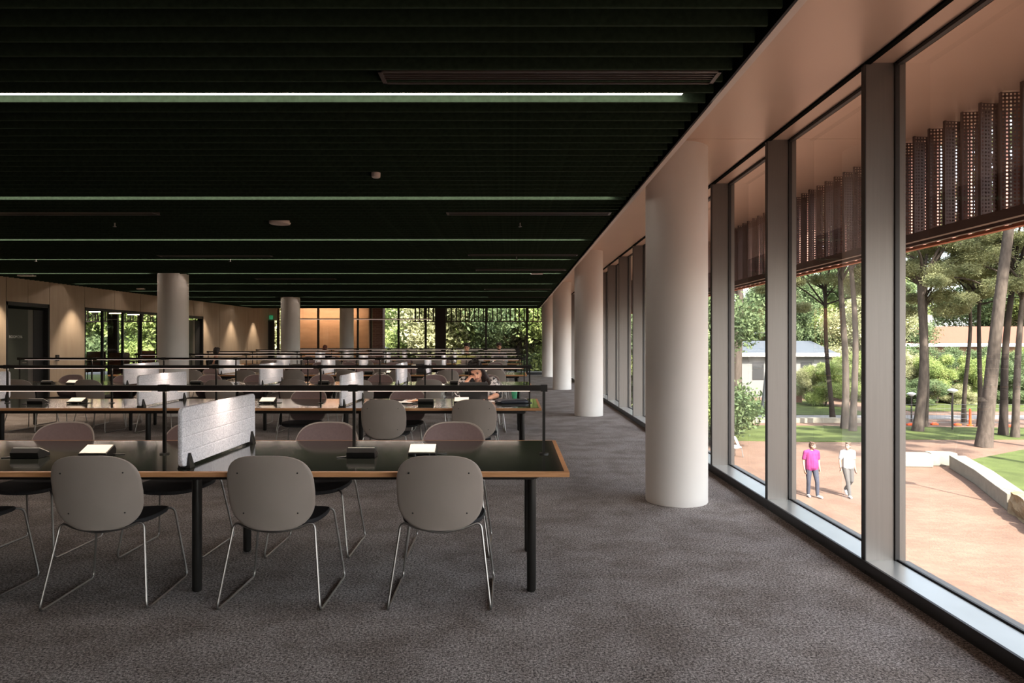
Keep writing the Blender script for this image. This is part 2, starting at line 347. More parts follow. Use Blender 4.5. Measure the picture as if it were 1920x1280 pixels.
# perimeter soffit
y = 5.953 - 6.608 * 2; n = 0
sof = empty('soffit', kind='structure')
while y < 33:
    y1 = min(y + 6.602, 33.2)
    MB().box(XS + .02, XI + .005, max(y, YB), y1, ZH + .01, ZH + .05).build('soffit_panel', M['soffit'], sof)
    MB().box(XI + .035, XG - .02, max(y, YB), min(y1, YE), ZH + .005, ZH + .04).build('head_panel', M['soffit'], sof)
    MB().box(XG + .06, 3.85, max(y, YB), y1, ZH + .01, ZH + .05).build('outer_soffit_panel', M['soffit'], sof)
    y += 6.608
BX(XL, XG, YS + .06, YE - .02, ZH + .012, ZH + .05).build('end_soffit_panel', M['soffit'], sof)
BX(-20, 2.4, YE + .06, 33.2, ZH + .012, ZH + .05).build('porch_soffit_panel', M['soffit'], sof)
BX(XI + .0, XI + .035, YB, YE, ZH - .006, ZH + .06).build('trim_1', M['void'], kind='structure')
MB().box(XS, XS + .035, YB, YS + .04, ZC - .004, ZC + .012).box(XS + .030, XS + .035, YB, YS + .04, ZC + .012, ZH + .02).build('trim_2', M['lip'], kind='structure')
BX(XS, XS + .029, YB, YS + .04, ZC + .013, ZH + .02).build('trim_5', M['void'], kind='structure')
BX(XL, XS, YS, YS + .04, ZC - .004, ZH + .02).build('trim_3', M['darkgreen'], kind='structure')
# columns
colp = None
COLS = [(1.513, 6.28, 0), (1.513, 13.46, 1), (1.513, 20.64, 2), (1.50, 27.8, 3), (-6.68, 13.46, 4), (-6.70, 20.64, 5), (-6.73, 27.8, 6)]
CL = ['nearest round white column beside the right windows', 'second round white column from camera along the right windows',
      'third round white column from camera along the right windows', 'furthest round white column along the right windows',
      'wide round white column standing among desks near the timber wall', 'middle round white column among desks left of centre', 'smallest, furthest round white column in front of orange timber wall']
for (x, y, i) in COLS:
    if colp is None:
        colp = MB().lathe(0, 0, [(.276, 0), (.276, .004), (.28, .006), (.28, ZH + .02)], 64).build('column', M['column'], smooth=True); o = colp
    else: o = colp.copy(); C.objects.link(o)
    o.location = (x, y, 0); tag(o, CL[i], 'column', 'round white columns'); o['kind'] = 'structure'
# right window wall
for k in range(-6, 16):
    y0 = 4.304 + 1.652 * k; y1 = y0 + 1.652
    if y0 < YB: continue
    y1 = min(y1, YE)
    wn = empty(f'window_{k + 7}', (0, 0, 0), kind='structure')
    mb = MB(); mb.k = 0; mb.box(XI + .006, XG - .02, y0, y0 + .046, .08, ZH + .005); mb.k = 1; mb.box(XI, XI + .006, y0 - .001, y0 + .047, 0.0, ZH + .01)
    mb.build('mullion', [M['alu'], M['gasket']], wn)
    mb = MB(); mb.k = 0
    mb.box(XG - .02, XG + .008, y0 - .012, y0 + .05, .06, ZH); mb.k = 1; mb.box(XG + .008, XG + .045, y0 - .012, y0 + .038, .05, ZH)
    mb.k = 0; mb.box(XG - .008, XG + .006, y0 + .05, y1 - .012, .085, .095); mb.box(XG - .02, XG + .012, y0 + .05, y1 - .03, ZH - .02, ZH)
    mb.k = 1; mb.box(XG + .012, XG + .06, y0 + .03, y1 - .012, .05, .088)
    mb.build('glazing_frame', [M['gasket'], M['alu']], wn)
    BX(XI + .004, XG - .015, y0 + .046, y1, .055, .085).build('sill', M['sill'], wn)
    MB().add([(XG, y0 + .03, .09), (XG, y1 - .01, .09), (XG, y1 - .01, ZH), (XG, y0 + .03, ZH)], [(0, 1, 2, 3)]).build('glass_pane', M['glass'], wn)
BX(XI - .012, XI + .004, YB, YE, .035, .086).build('baseboard_right', M['gasket'], kind='structure')
BX(XI + .002, XG + .08, YB, YE, -.45, .054).build('trim_4', M['gasket'], kind='structure')
# end window wall
posts = [(-10.1, .09), (-8.37, .07), (-6.66, .07), (-6.08, .07), (-4.9, .08), (-3.73, .09), (-3.09, .46), (-1.12, .08), (.645, .09), (2.43, .12)]
for i in range(len(posts) - 1):
    (xa, wa), (xb, wb) = posts[i], posts[i + 1]
    wn = empty(f'window_{i + 31}', kind='structure')
    MB().box(xa - wa / 2, xa + wa / 2, YE - .06, YE + .06, 0, ZH + .01).build('mullion', M['brown'], wn)
    MB().box(xa + wa / 2, xb - wb / 2, YE - .05, YE + .05, 0, .11).box(xa + wa / 2, xb - wb / 2, YE - .05, YE + .05, ZH - .05, ZH + .01).build('frame', M['gasket'], wn)
    MB().add([(xa, YE, .1), (xb, YE, .1), (xb, YE, ZH), (xa, YE, ZH)], [(0, 1, 2, 3)]).build('glass_pane', M['glass'], wn)
for i in range(7):
    xa = -20 + i * 1.3; wn = empty(f'window_{i + 41}', kind='structure')
    MB().box(xa - .05, xa + (.38 if i in (2, 4) else .05), YE - .06, YE + .06, 0, ZH).build('mullion', M['brown'], wn)
    MB().add([(xa, YE, .1), (xa + 1.3, YE, .1), (xa + 1.3, YE, ZH), (xa, YE, ZH)], [(0, 1, 2, 3)]).build('glass_pane', M['glass'], wn)
# back wall behind camera, outer left wall
BX(-20, 2.4, YB - .2, YB, -.4, 3.3).build('wall_back', M['panel'], kind='structure')
BX(-20.2, -20, YB, YE, -.4, 3.3).build('wall_outer_left', M['darkgreen'], kind='structure')
BX(-20, XL - .2, 12.0, 12.2, 0, 3.3).build('wall_side_room', M['darkgreen'], kind='structure')
BX(-20, XL - .16, 12.2, YE, 2.75, 2.85).build('ceiling_side_room', M['void'], kind='structure')
BX(-19.95, XL - .16, 12.25, YE - .1, .0, .012).build('floor_side_room', M['darkfloor'], kind='structure')
# left timber wall with panels
wl = empty('wall_left', kind='structure')
mb = MB()
for (a, b, z0) in ((YB, 13.97, 0), (13.97, 15.28, 2.29), (15.28, 16.54, 0), (16.54, 20.5, 2.27), (20.5, 21.6, 0), (21.6, 22.9, 2.29), (22.9, YE, 0)):
    mb.box(XL - .16, XL - .02, a, b, z0, 3.28)
mb.build('wall_core', M['void'], wl)
seams = [YB, -5, -3.7, -2.4, -1.1, .2, 1.5, 2.8, 4.1, 5.4, 6.7, 8.0, 9.3, 10.6, 11.9, 12.7, 13.97, 14.6, 15.28, 16.54, 17.78, 19.02, 20.5, 21.6, 22.19, 22.9, 24.15, 25.43, 26.7, 28.0, 29.05]
for a, b in zip(seams[:-1], seams[1:]):
    z0 = 2.28 if (13.9 < a < 15.2 or 16.5 < a < 20.4 or 21.5 < a < 22.8) else 0.02
    BX(XL - .02, XL, a + .008, b - .008, z0, 3.26).build('timber_panel', M['panel'], wl)
BX(XL - .005, XL + .35, 29.05, 29.09, 2.33, 3.25).build('wall_end_return', M['panel'], kind='structure')
# doors
def door(n, y0, y1, strip):
    d = empty(f'door_{n}', kind='structure')
    MB().box(XL - .16, XL, y0, y0 + .05, 0, 2.28).box(XL - .16, XL, y1 - .05, y1, 0, 2.28).box(XL - .16, XL, y0, y1, 2.2, 2.28).build('door_frame', M['gasket'], d)
    MB().box(XL - .14, XL - .10, y0 + .05, y0 + .05 + (y1 - y0) * .55, .01, 2.14).build('door_leaf', M['darkgreen'], d)
    if strip:
        MB().box(XL - .13, XL - .11, y0 + .05 + (y1 - y0) * .55, y0 + (y1 - y0) * .72, .01, 2.14).build('side_light', M['alu'], d)
        MB().box(XL - .14, XL - .1, y0 + (y1 - y0) * .72, y1 - .05, .01, 2.14).build('side_panel', M['gasket'], d)
    MB().tube([(XL - .07, y0 + .55, 1.0), (XL - .07, y0 + .67, 1.0)], .01).build('door_handle', M['chrome'], d)
    return d
d1 = door(1, 13.97, 15.28, True); d2 = door(2, 21.6, 22.9, True)
def text(s, loc, rot, size, material, parent=None, ext=.002):
    c = bpy.data.curves.new('lettering', 'FONT'); c.body = s; c.size = size; c.extrude = ext; c.align_x = 'CENTER'; c.align_y = 'CENTER'
    o = bpy.data.objects.new('lettering', c); C.objects.link(o); o.location = loc; o.rotation_euler = rot
    c.materials.append(material)
    if parent: o.parent = parent
    return o
text('ROOM 216', (XL - .096, 14.37, 1.55), (R(90), 0, R(90)), .08, M['signtext'], d1)
text('217', (XL - .096, 22.0, 1.5), (R(90), 0, R(90)), .09, M['signtext'], d2)
# glazed partition in timber wall
gw = empty('window_50', kind='structure')
mb = MB()
for yy in (16.56, 17.39, 18.3, 19.2, 20.1): mb.box(XL - .12, XL - .06, yy - .02, yy + .02, 0, 2.27)
mb.box(XL - .14, XL - .0, 16.54, 16.58, 0, 2.27).box(XL - .14, XL, 16.54, 20.5, 2.22, 2.27).box(XL - .12, XL - .04, 16.54, 20.5, 0, .08)
mb.build('frame', M['gasket'], gw)
MB().add([(XL - .09, 16.56, .05), (XL - .09, 20.48, .05), (XL - .09, 20.48, 2.25), (XL - .09, 16.56, 2.25)], [(0, 1, 2, 3)]).build('glass_pane', M['glass'], gw)
# end door in return with exit sign
d3 = empty('door_3', kind='structure')
MB().box(XL - .1, -10.1, 29.0, 29.06, 0, 2.33).build('door_leaf', M['gasket'], d3)
MB().box(XL - .1, XL + .02, 28.97, 29.0, 0, 2.33).box(-10.16, -10.12, 28.97, 29.0, 0, 2.33).box(XL - .1, -10.1, 28.97, 29.0, 2.26, 2.33).build('door_frame', M['darkgreen'], d3)
es = empty('exit_sign', (-10.23, 28.98, 2.46), 0, 'small green running man exit sign above the far left door', 'exit sign')
BX(-.09, .09, -.03, .045, -.09, .09).build('sign_box', M['signgreen'], es)
mb = MB(); mb.ball((.02, -.033, .055), .014, .004, .014); mb.tube([(.015, -.034, .038), (-.005, -.034, 0)], .012); mb.tube([(-.005, -.034, 0), (.03, -.034, -.03), (.02, -.034, -.065)], .008); mb.tube([(-.005, -.034, 0), (-.03, -.034, -.04), (-.06, -.034, -.045)], .008); mb.tube([(.015, -.034, .03), (.05, -.034, .01)], .006); mb.tube([(.012, -.034, .03), (-.03, -.034, .02)], .006)
mb.build('pictogram', M['signtext'], es); es.scale = (.7, .7, .9)
# plywood room beyond end glazing
BX(-10.6, -6.72, 32.0, 32.15, -.3, 3.2).build('wall_plywood', M['ply'], kind='structure')
BX(-20, 2.4, YE + .06, 33.2, -.45, -.02).build('floor_porch', M['asphalt'], kind='structure')
BX(-7.25, -6.25, 33.0, 33.6, -3.5, 6).build('wall_brick_pier', M['brickwall'], kind='structure')
# linear pendant near the end glazing
lp = empty('linear_pendant', (-6.25, 28.9, 2.37), 0, 'long thin pendant light bar hung before the far glazing', 'pendant light')
BX(-2.85, 2.85, -.02, .02, .0, .04).build('housing', M['lip'], lp); BX(-2.84, 2.84, -.015, .015, -.008, 0).build('diffuser', M['led'], lp)
for xx in (-2.6, -.9, .9, 2.6): MB().tube([(xx, 0, .04), (xx, 0, .86)], .003, 5).build('suspension_wire', M['black'], lp)
wf = empty('added_wall_light', (-8.7, 31.3, 3.12), 0, 'unseen light fitting added to brighten the orange timber wall behind the far glazing', 'ceiling light')  # unseen fitting and lamp, added to brighten the plywood wall
BX(-1.6, 1.6, -.05, .05, 0, .06).build('housing', M['white'], wf)
la = bpy.data.lights.new('added_wall_lamp', 'AREA'); la.shape = 'RECTANGLE'; la.size = 3.1; la.size_y = .08; la.energy = 20; la.color = (1, .82, .66)
lo = bpy.data.objects.new('added_wall_lamp', la); C.objects.link(lo); lo.parent = wf; lo.location = (0, 0, -.01); lo.rotation_euler = (R(20), 0, 0)
# tubes in side room
for i, (yy, nm) in enumerate(((26.0, 'left'), (27.3, 'middle'), (28.6, 'right'))):
    t = empty('tube_light', (-15.85, yy, 2.58), 0, f'glowing warm tube light in the room behind partition, {nm} of three', 'ceiling light', 'warm tubes in the side room')
    BX(-.27, .27, -.03, .03, .0, .17).build('bracket', M['black'], t); BX(-.25, .25, -.02, .02, -.03, 0).build('tube', M['warmtube'], t)
# downlights washing the timber wall
ll = bpy.data.lights.new('downlight_lamp', 'SPOT'); ll.energy = 60; ll.color = (1, .80, .60); ll.spot_size = R(78); ll.spot_blend = .55; ll.shadow_soft_size = .02
for i, yy in enumerate((11.3, 13.7, 16.05, 18.4, 20.75, 22.9, 25.15, 27.3)):
    t = empty('downlight', (XL + .28, yy, ZC + .02), 0, f'small recessed downlight washing the timber wall, {ORD[i]} from camera', 'ceiling light', 'downlights along the timber wall')
    MB().lathe(0, 0, [(.05, 0), (.055, .0), (.055, .06), (.045, .06)], 16).build('trim_ring', M['white'], t)
    lo = bpy.data.objects.new('downlight_lamp', ll); C.objects.link(lo); lo.parent = t; lo.location = (0, 0, -.02); lo.rotation_euler = (0, R(-12), 0)
# ceiling grilles
def grille(x0, x1, y, label):
    t = empty('air_grille', ((x0 + x1) / 2, y, ZC - .003), 0, label, 'air vent', 'bar grilles between the ceiling baffles'); L = (x1 - x0) / 2; W = .082
    MB().box(-L, L, -W, -W + .012, 0, .03).box(-L, L, W - .012, W, 0, .03).box(-L, -L + .02, -W, W, 0, .03).box(L - .02, L, -W, W, 0, .03).build('frame', M['lipd'], t)
    mb = MB()
    for j in range(1, 6): yy = -W + j * 2 * W / 6; mb.box(-L + .02, L - .02, yy - .003, yy + .003, .004, .022)
    for j in range(1, 20): xx = -L + j * 2 * L / 20; mb.box(xx - .004, xx + .004, -W + .01, W - .01, .022, .05)
    mb.build('bars', M['lipd'], t); BX(-L, L, -W, W, .055, .06).build('back_plate', M['void'], t)
M['lipd'] = mat('grille_bronze', (0.10, 0.08, 0.075), 0.4, metal=0.5, var=0.1)
for i, (y, a, b) in enumerate(((3.375, -.65, 1.015), (6.99, -.67, 1.01), (10.4, -.67, 1.0), (12.6, -.67, 1.0), (17.3, -.7, 1.0), (20.4, -.7, 1.0))):
    grille(a, b, y, f'long dark bar grille in the ceiling near the window edge, {ORD[i]} from camera')
for i, (y, a, b) in enumerate(((6.99, -5.35, -3.64), (10.5, -5.43, -3.7), (14.4, -5.4, -3.72))):
    grille(a, b, y, f'dark bar grille in the left half of the ceiling, {ORD[i]} from camera')
def disc(x, y, r, label, cat, mt='lip', h=.02):
    t = MB().lathe(0, 0, [(r * .7, -h), (r * .95, -h * .7), (r, 0), (r, .02)], 24).build('smoke_detector' if r < .05 else 'ceiling_speaker', M[mt], smooth=True); t.location = (x, y, ZC); tag(t, label, cat)
disc(-2.56, 7.53, .115, 'flat round ceiling speaker in the middle of the green ceiling', 'speaker')
disc(-1.07, 5.37, .035, 'small round detector on the ceiling nearest the camera', 'smoke detector')
disc(-9.3, 17.1, .10, 'round ceiling disc beside the timber wall', 'speaker')
for i, (x, y) in enumerate(((.09, 7.56), (-4.4, 7.56), (.07, 10.6), (-4.5, 10.9), (-7.6, 10.9))):
    t = MB().cyl(0, 0, -.035, .05, .008, n=8).cyl(0, 0, -.04, -.035, .018, n=10).build('sprinkler_head', M['chrome'], smooth=True); t.location = (x, y, ZC)
    tag(t, f'tiny ceiling sprinkler head, {["nearest the windows", "left of the round speaker", "further back near the windows", "further back left of centre", "far left near timber wall"][i]}', 'sprinkler', 'ceiling sprinklers')
for (x, y, l, lb) in ((.48, 13.2, .115, 'pale flat emergency light plate on the ceiling near the columns'), (-9.67, 13.6, .15, 'pale flat emergency light plate on ceiling by the timber wall')):
    t = BX(-l, l, -.06, .06, -.02, .01).build('emergency_light', M['white'], bevel=.005); t.location = (x, y, ZC); tag(t, lb, 'emergency light')

# ------------------------------------------------------------------ desks, lamps, screens
ROWS = [4.40 + 3.59 * i for i in range(7)]
DESKX0, DESKX1 = -8.62, .32; LEGX = [.114, -1.85, -4.05, -6.25, -8.35]
PX_POST = [.205 - 1.222 * k for k in range(8)]
def make_desk():
    r = empty('long_desk')
    MB().box(DESKX0 + .028, DESKX1 - .028, -.61 + .028, .61 - .028, .722, .7405).build('desk_surface', M['linoleum'], r)
    MB().box(DESKX0, DESKX1, -.61, -.582, .712, .74).box(DESKX0, DESKX1, .582, .61, .712, .74).box(DESKX1 - .028, DESKX1, -.582, .582, .712, .74).box(DESKX0, DESKX0 + .028, -.582, .582, .712, .74).build('oak_edging', M['oak'], r, bevel=.002)
    MB().box(DESKX0 + .2, DESKX1 - .19, -.44, -.40, .665, .712).box(DESKX0 + .2, DESKX1 - .19, .40, .44, .665, .712).box(DESKX0 + .06, DESKX1 - .06, -.55, .55, .70, .721).build('under_frame', M['black'], r)
    for x in LEGX:
        MB().box(x - .03, x + .03, -.44, .44, .67, .70).build('cross_beam', M['black'], r)
        for yy in (-.39, .37):
            MB().lathe(x, yy, [(.02, 0), (.026, .008), (.0275, .012), (.0275, .66), (.045, .668), (.045, .712)], 24).build('leg', M['black'], r, smooth=True)
    return r
desk = make_desk(); remember(desk)
def make_rail():
    r = empty('desk_lamp_rail')
    x1 = PX_POST[0] + .022; x0 = PX_POST[-1] - .022
    MB().box(x0, x1, -.016, .016, 1.148, 1.183).build('rail', M['rail'], r, bevel=.002)
    for k, x in enumerate(PX_POST):
        MB().box(x - (.035 if k else .02), x + .022, -.019, .019, 1.143, 1.187).build('joint_sleeve', M['black'], r)
        MB().box(x - .009, x + .009, -.009, .009, .745, 1.145).cyl(x, 0, .7405, .748, .03, n=20).build('post', M['black'], r)
        if k < 7: MB().box(x - 1.222 + .09, x - .09, -.011, .011, 1.1432, 1.148).build('led_strip', M['led'], r)
    la = bpy.data.lights.new('led_lamp', 'AREA'); la.shape = 'RECTANGLE'; la.size = 8.3; la.size_y = .02; la.energy = 9; la.color = (1, .80, .66)
    lo = bpy.data.objects.new('led_lamp', la); C.objects.link(lo); lo.parent = r; lo.location = ((x0 + x1) / 2, 0, 1.1425)
    return r
rail = make_rail(); remember(rail)
def rounded_rect(w, h, r, seg=6):
    pts = []
    for cx, cz, a0 in ((w / 2 - r, h / 2 - r, 0), (-w / 2 + r, h / 2 - r, 90), (-w / 2 + r, -h / 2 + r, 180), (w / 2 - r, -h / 2 + r, 270)):
        for k in range(seg + 1): a = R(a0 + 90 * k / seg); pts.append((cx + r * math.cos(a), cz + r * math.sin(a)))
    return pts
def make_screen():
    r = empty('desk_screen'); pp = rounded_rect(1.09, .335, .035)
    rg = []
    for xx, s in ((-.013, .985), (-.010, 1), (.010, 1), (.013, .985)):
        rg.append([(xx, p[0] * (1 - (1 - s) * .3), p[1] * s + .17) for p in pp])
    MB().rings(rg).build('felt_panel', M['felt'], r, smooth=True)
    for yy in (-.47, .47):
        mb = MB()
        for sx in (-1, 1):
            pr = [(-.03, 0), (.03, 0), (.018, .05), (.006, .085), (-.006, .085), (-.018, .05)]
            a = sx * .014; b = sx * .024
            mb.rings([[(a, yy + p[0], p[1] - .012) for p in pr], [(b + (sx * .012 if p[1] < .02 else 0) * 1, yy + p[0], p[1] - .012) for p in pr]])
        mb.box(-.036, .036, yy - .03, yy + .03, -.0125, -.006)
        mb.build('clamp', M['black'], r)
    return r
scr = make_screen(); remember(scr)
def make_power():
    r = empty('power_box')
    pr = [(-.052, .004), (.052, .0), (.060, .035), (.038, .062), (-.056, .020)]
    MB().rings([[(x, p[0], p[1]) for p in pr] for x in (-.088, .088)]).build('housing', M['black'], r, bevel=.002)
    d = Vector((0, .094, .042)).normalized(); nn = Vector((0, -d.z, d.y))
    a = Vector((0, -.054, .021)) + nn * .001
    mb = MB(); q = [a + d * u for u in (.004, .098)]
    mb.rings([[(-.082, q[0].y, q[0].z), (.082, q[0].y, q[0].z), (.082, q[1].y, q[1].z), (-.082, q[1].y, q[1].z)], [(-.082, q[0].y + nn.y * .004, q[0].z + nn.z * .004), (.082, q[0].y + nn.y * .004, q[0].z + nn.z * .004), (.082, q[1].y + nn.y * .004, q[1].z + nn.z * .004), (-.082, q[1].y + nn.y * .004, q[1].z + nn.z * .004)]])
    mb.build('panel', M['cream'], r)
    for x in (-.045, .045): MB().cyl(x, -.045, 0, .018, .012, n=10).build('foot', M['black'], r)
    MB().tube(fillet([(.08, .02, .008), (.12, .03, .004), (.15, .045, .004)], .02), .004, 6).build('cable', M['black'], r)
    return r
pw = make_power(); remember(pw)

# ------------------------------------------------------------------ chair
def polar(w, h, n, yfun, cz, rings=7, seg=40, th=.012, low=0.93):
    mb = MB(); fr = []
    def pt(rr, a, off):
        c = math.cos(a); s = math.sin(a)
        e = 2.0 / n
        x = w * rr * math.copysign(abs(c) ** e, c); z = h * rr * math.copysign(abs(s) ** e, s)
        if s < 0: x *= 1 - (1 - low) * (rr * abs(s)) ** 1.5
        return (x, yfun(x, cz + z) + off, cz + z)
    rs = [rr for rr in (0.001, .25, .5, .7, .85, .95, 1.0)]
    prof = [(rr, 0) for rr in rs] + [(1.012, th * .3), (1.012, th * .7)] + [(rr, th) for rr in reversed(rs)]
    rg = [[pt(rr, 2 * math.pi * j / seg, o) for j in range(seg)] for rr, o in prof]
    mb.rings(rg); return mb
def make_chair():
    r = empty('reading_chair')
    yb = lambda x, z: -.262 - .105 * max(0, (z - .44)) / .42 + 1.05 * x * x + .10 * max(0, (.52 - z)) ** 1.3 * 2
    polar(.236, .213, 3.15, yb, .642, low=.90).build('backrest', M['shell'], r, smooth=True)
    yp = lambda x, z: yb(x, z) + .0125
    polar(.226, .203, 3.1, yp, .643, th=.010, low=.90).build('back_pad', M['pad'], r, smooth=True)
    # seat
    def zs(x, y): return .462 + .22 * x * x - (.10 * max(0, y - .12) if y > .12 else 0) + .25 * max(0, -.1 - y) ** 2
    mb = MB(); seg = 40
    def sp(rr, a, off):
        c = math.cos(a); s = math.sin(a); e = 2 / 3.0
        x = .232 * rr * math.copysign(abs(c) ** e, c); y = .225 * rr * math.copysign(abs(s) ** e, s)
        if s < 0: x *= 1 - .08 * abs(s) * rr
        return (x, y - .01, zs(x, y) + off)
    rs = [.001, .3, .6, .8, .93, 1.0]
    prof = [(q, -.026) for q in rs] + [(1.02, -.018), (1.02, -.008)] + [(q, 0 if q < .9 else -.002) for q in reversed(rs)]
    mb.rings([[sp(q, 2 * math.pi * j / seg, o) for j in range(seg)] for q, o in prof]); mb.build('seat', M['seat'], r, smooth=True)
    pts = [(0, -.238, .412), (-.13, -.225, .432), (-.222, -.198, .468), (-.281, -.30, .0075), (-.281, .25, .0075), (-.226, .19, .452), (-.12, .10, .440), (0, .06, .436)]
    full = pts + [(-p[0], p[1], p[2]) for p in reversed(pts[1:-1])]
    MB().tube(fillet(full, .045, 6, True), .0068, 8, True).build('sled_frame', M['chrome'], r, smooth=True)
    for x, z in ((.162, .756), (-.162, .756), (.148, .527), (-.148, .527)):
        y = yb(x, z); MB().tube([(x, y - .0015, z), (x, y + .004, z)], .0045, 8).build('fixing_screw', M['screwm'], r)
    return r
chair = make_chair(); remember(chair)
NEARX = [-.395, -1.32, -2.42, -3.5, -4.62, -5.66, -6.75, -7.78]; FARX = [-.43, -1.38, -2.38, -3.45, -4.66, -5.48, -6.9, -7.95]
ROWN = ['first', 'second', 'third', 'fourth', 'fifth', 'sixth', 'seventh']
used = {'chair': False, 'desk': False, 'rail': False, 'scr': False, 'pw': False}
def inst(proto, key, loc, rz=0, skip=None):
    if not used[key]: used[key] = True; o = proto
    else: o = copy_tree(proto, None, skip)
    o.location = loc; o.rotation_euler = (0, 0, rz); return o
cr = random.Random(11)
for ri, Y in enumerate(ROWS):
    rn = ROWN[ri]
    o = inst(desk, 'desk', (0, Y, 0)); tag(o, f'long dark topped desk with oak edge, {rn} desk row from the camera', 'desk', 'long shared reading desks')
    o = inst(rail, 'rail', (0, Y, 0)); tag(o, f'black lamp rail on thin posts above the {rn} desk row from camera', 'lamp', 'lamp rails above the desks')
    for k, sx in enumerate((-1.87, -4.08, -6.28)):
        if ri == 0 and k: continue
        o = inst(scr, 'scr', (sx, Y + (0 if ri else -.01), .753)); tag(o, f'grey felt divider across the {rn} desk row, {ORD[k]} from the window end', 'desk divider', 'felt dividers on the desks')
    near = [-.395, -1.32, -2.29, -3.22] if ri == 0 else ([-.40, -1.36] if ri == 1 else NEARX)
    far = [-.434, -1.383, -2.37, -3.355] if ri == 0 else ([-.42, -1.33, -2.59] if ri == 1 else FARX)
    for side, xs in (('near', near), ('far', far)):
        for k, x in enumerate(xs):
            j = (cr.uniform(-.06, .06), cr.uniform(-.04, .05), cr.uniform(-.09, .09)) if ri > 1 else (0, 0, 0)
            if ri == 0 and side == 'near' and k == 2: j = (0, 0, .07)
            yy = Y - .405 if side == 'near' else Y + .43
            if ri == 1 and side == 'near': yy = Y - .50
            if ri == 1 and side == 'far' and k == 2: yy += .0
            if side == 'far' and (ri, k) in ((1, 0), (4, 1), (5, 0)): yy += .10
            if side == 'near' and (ri, k) in ((4, 7),): yy -= .12
            if side == 'near' and ri == 5 and k == 5: pass
            o = inst(chair, 'chair', (x + j[0], yy + (j[1] if side == 'far' else -abs(j[1])), 0), (0 if side == 'near' else math.pi) + j[2], 'fixing_screw' if (side == 'far' or ri > 2) else None)
            tag(o, f'grey shell chair on {side} side of {rn} desk row, {ORD[k]} from window end', 'chair', f'chairs along the {rn} desk row')
    # power boxes
    if ri == 0: pb = [(-3.02, -.12, 1), (-2.63, -.07, 0), (-.94, -.11, 1), (-.57, -.04, 0)]
    elif ri == 1: pb = [(-5.48, -.1, 1), (-5.06, -.05, 0), (-2.85, -.02, 0), (-.99, -.12, 1), (-.59, .0, 0), (-3.2, -.1, 1)]
    else: pb = [(-7.8, -.1, 1), (-7.42, -.05, 0), (-5.3, -.1, 1), (-4.9, -.05, 0), (-3.15, -.13, 1), (-2.7, -.02, 0), (-.95, -.1, 1), (-.55, 0, 0)]
    for q, (x, dy, blk) in enumerate(pb):
        o = inst(pw, 'pw', (x, Y + dy, .7405), math.pi if blk else 0)
        tag(o, (f'black backed power box on the {rn} desk row' if blk else f'cream faced power box tilted to camera on the {rn} desk row') + f', {["over two", "over five", "about three", "about one", "about half a", "over four"][0] if False else ORD[sorted([-p[0] for p in pb]).index(-x)]} from window', 'power box', 'power boxes on the desks')

# ------------------------------------------------------------------ outside
G = -3.5
BX(-90, 160, -60, 260, G - .3, G).build('ground', M['paving'], kind='structure')
def slab(name, pts, z0, z1, m, kind='structure', label=None, cat=None):
    o = MB().rings([[(x, y, z0) for x, y in pts], [(x, y, z1) for x, y in pts]]).build(name, m)
    if kind: o['kind'] = kind
    if label: tag(o, label, cat)
    return o
def GP(x, y): Y = (H - G) * F / (y - CY); return (PX(x, Y), Y)
slab('lawn', [GP(1340, 826), GP(1500, 828), GP(1640, 829), GP(1700, 824), GP(1960, 824), GP(1980, 803), GP(1640, 800), GP(1340, 797)][::1], G, G + .03, M['grass'])
slab('lawn_strip', [GP(1500, 778), GP(1300, 780), GP(1300, 752), GP(1500, 750), GP(1600, 768), GP(1640, 778)][::-1], G, G + .03, M['grass'])
slab('lawn_middle', [(24.3, 31.6), (60, 31.6), (60, 33.2), (25, 32.6)], G, G + .03, M['grass'])
slab('lawn_right', [(17.3, 26.3), (14.0, 18.6), (22, 16.0), (40, 24), (40, 30.6), (22.5, 29.6)], G, G + .32, M['grass'])
slab('path', [(5, 43.2), (70, 43.2), (70, 45.4), (5, 45.4)], G, G + .02, M['asphalt'])
slab('road_far', [(-60, 50), (-8, 46), (-8, 60), (-60, 60)], G, G + .02, M['asphalt'])
slab('lawn_far', [(28, 48), (110, 48), (110, 80), (28, 80)], G, G + .04, M['grass'])
BX(10, 24, 41.3, 41.8, G, G + .28).build('kerb_wall', M['stone'], kind='structure')
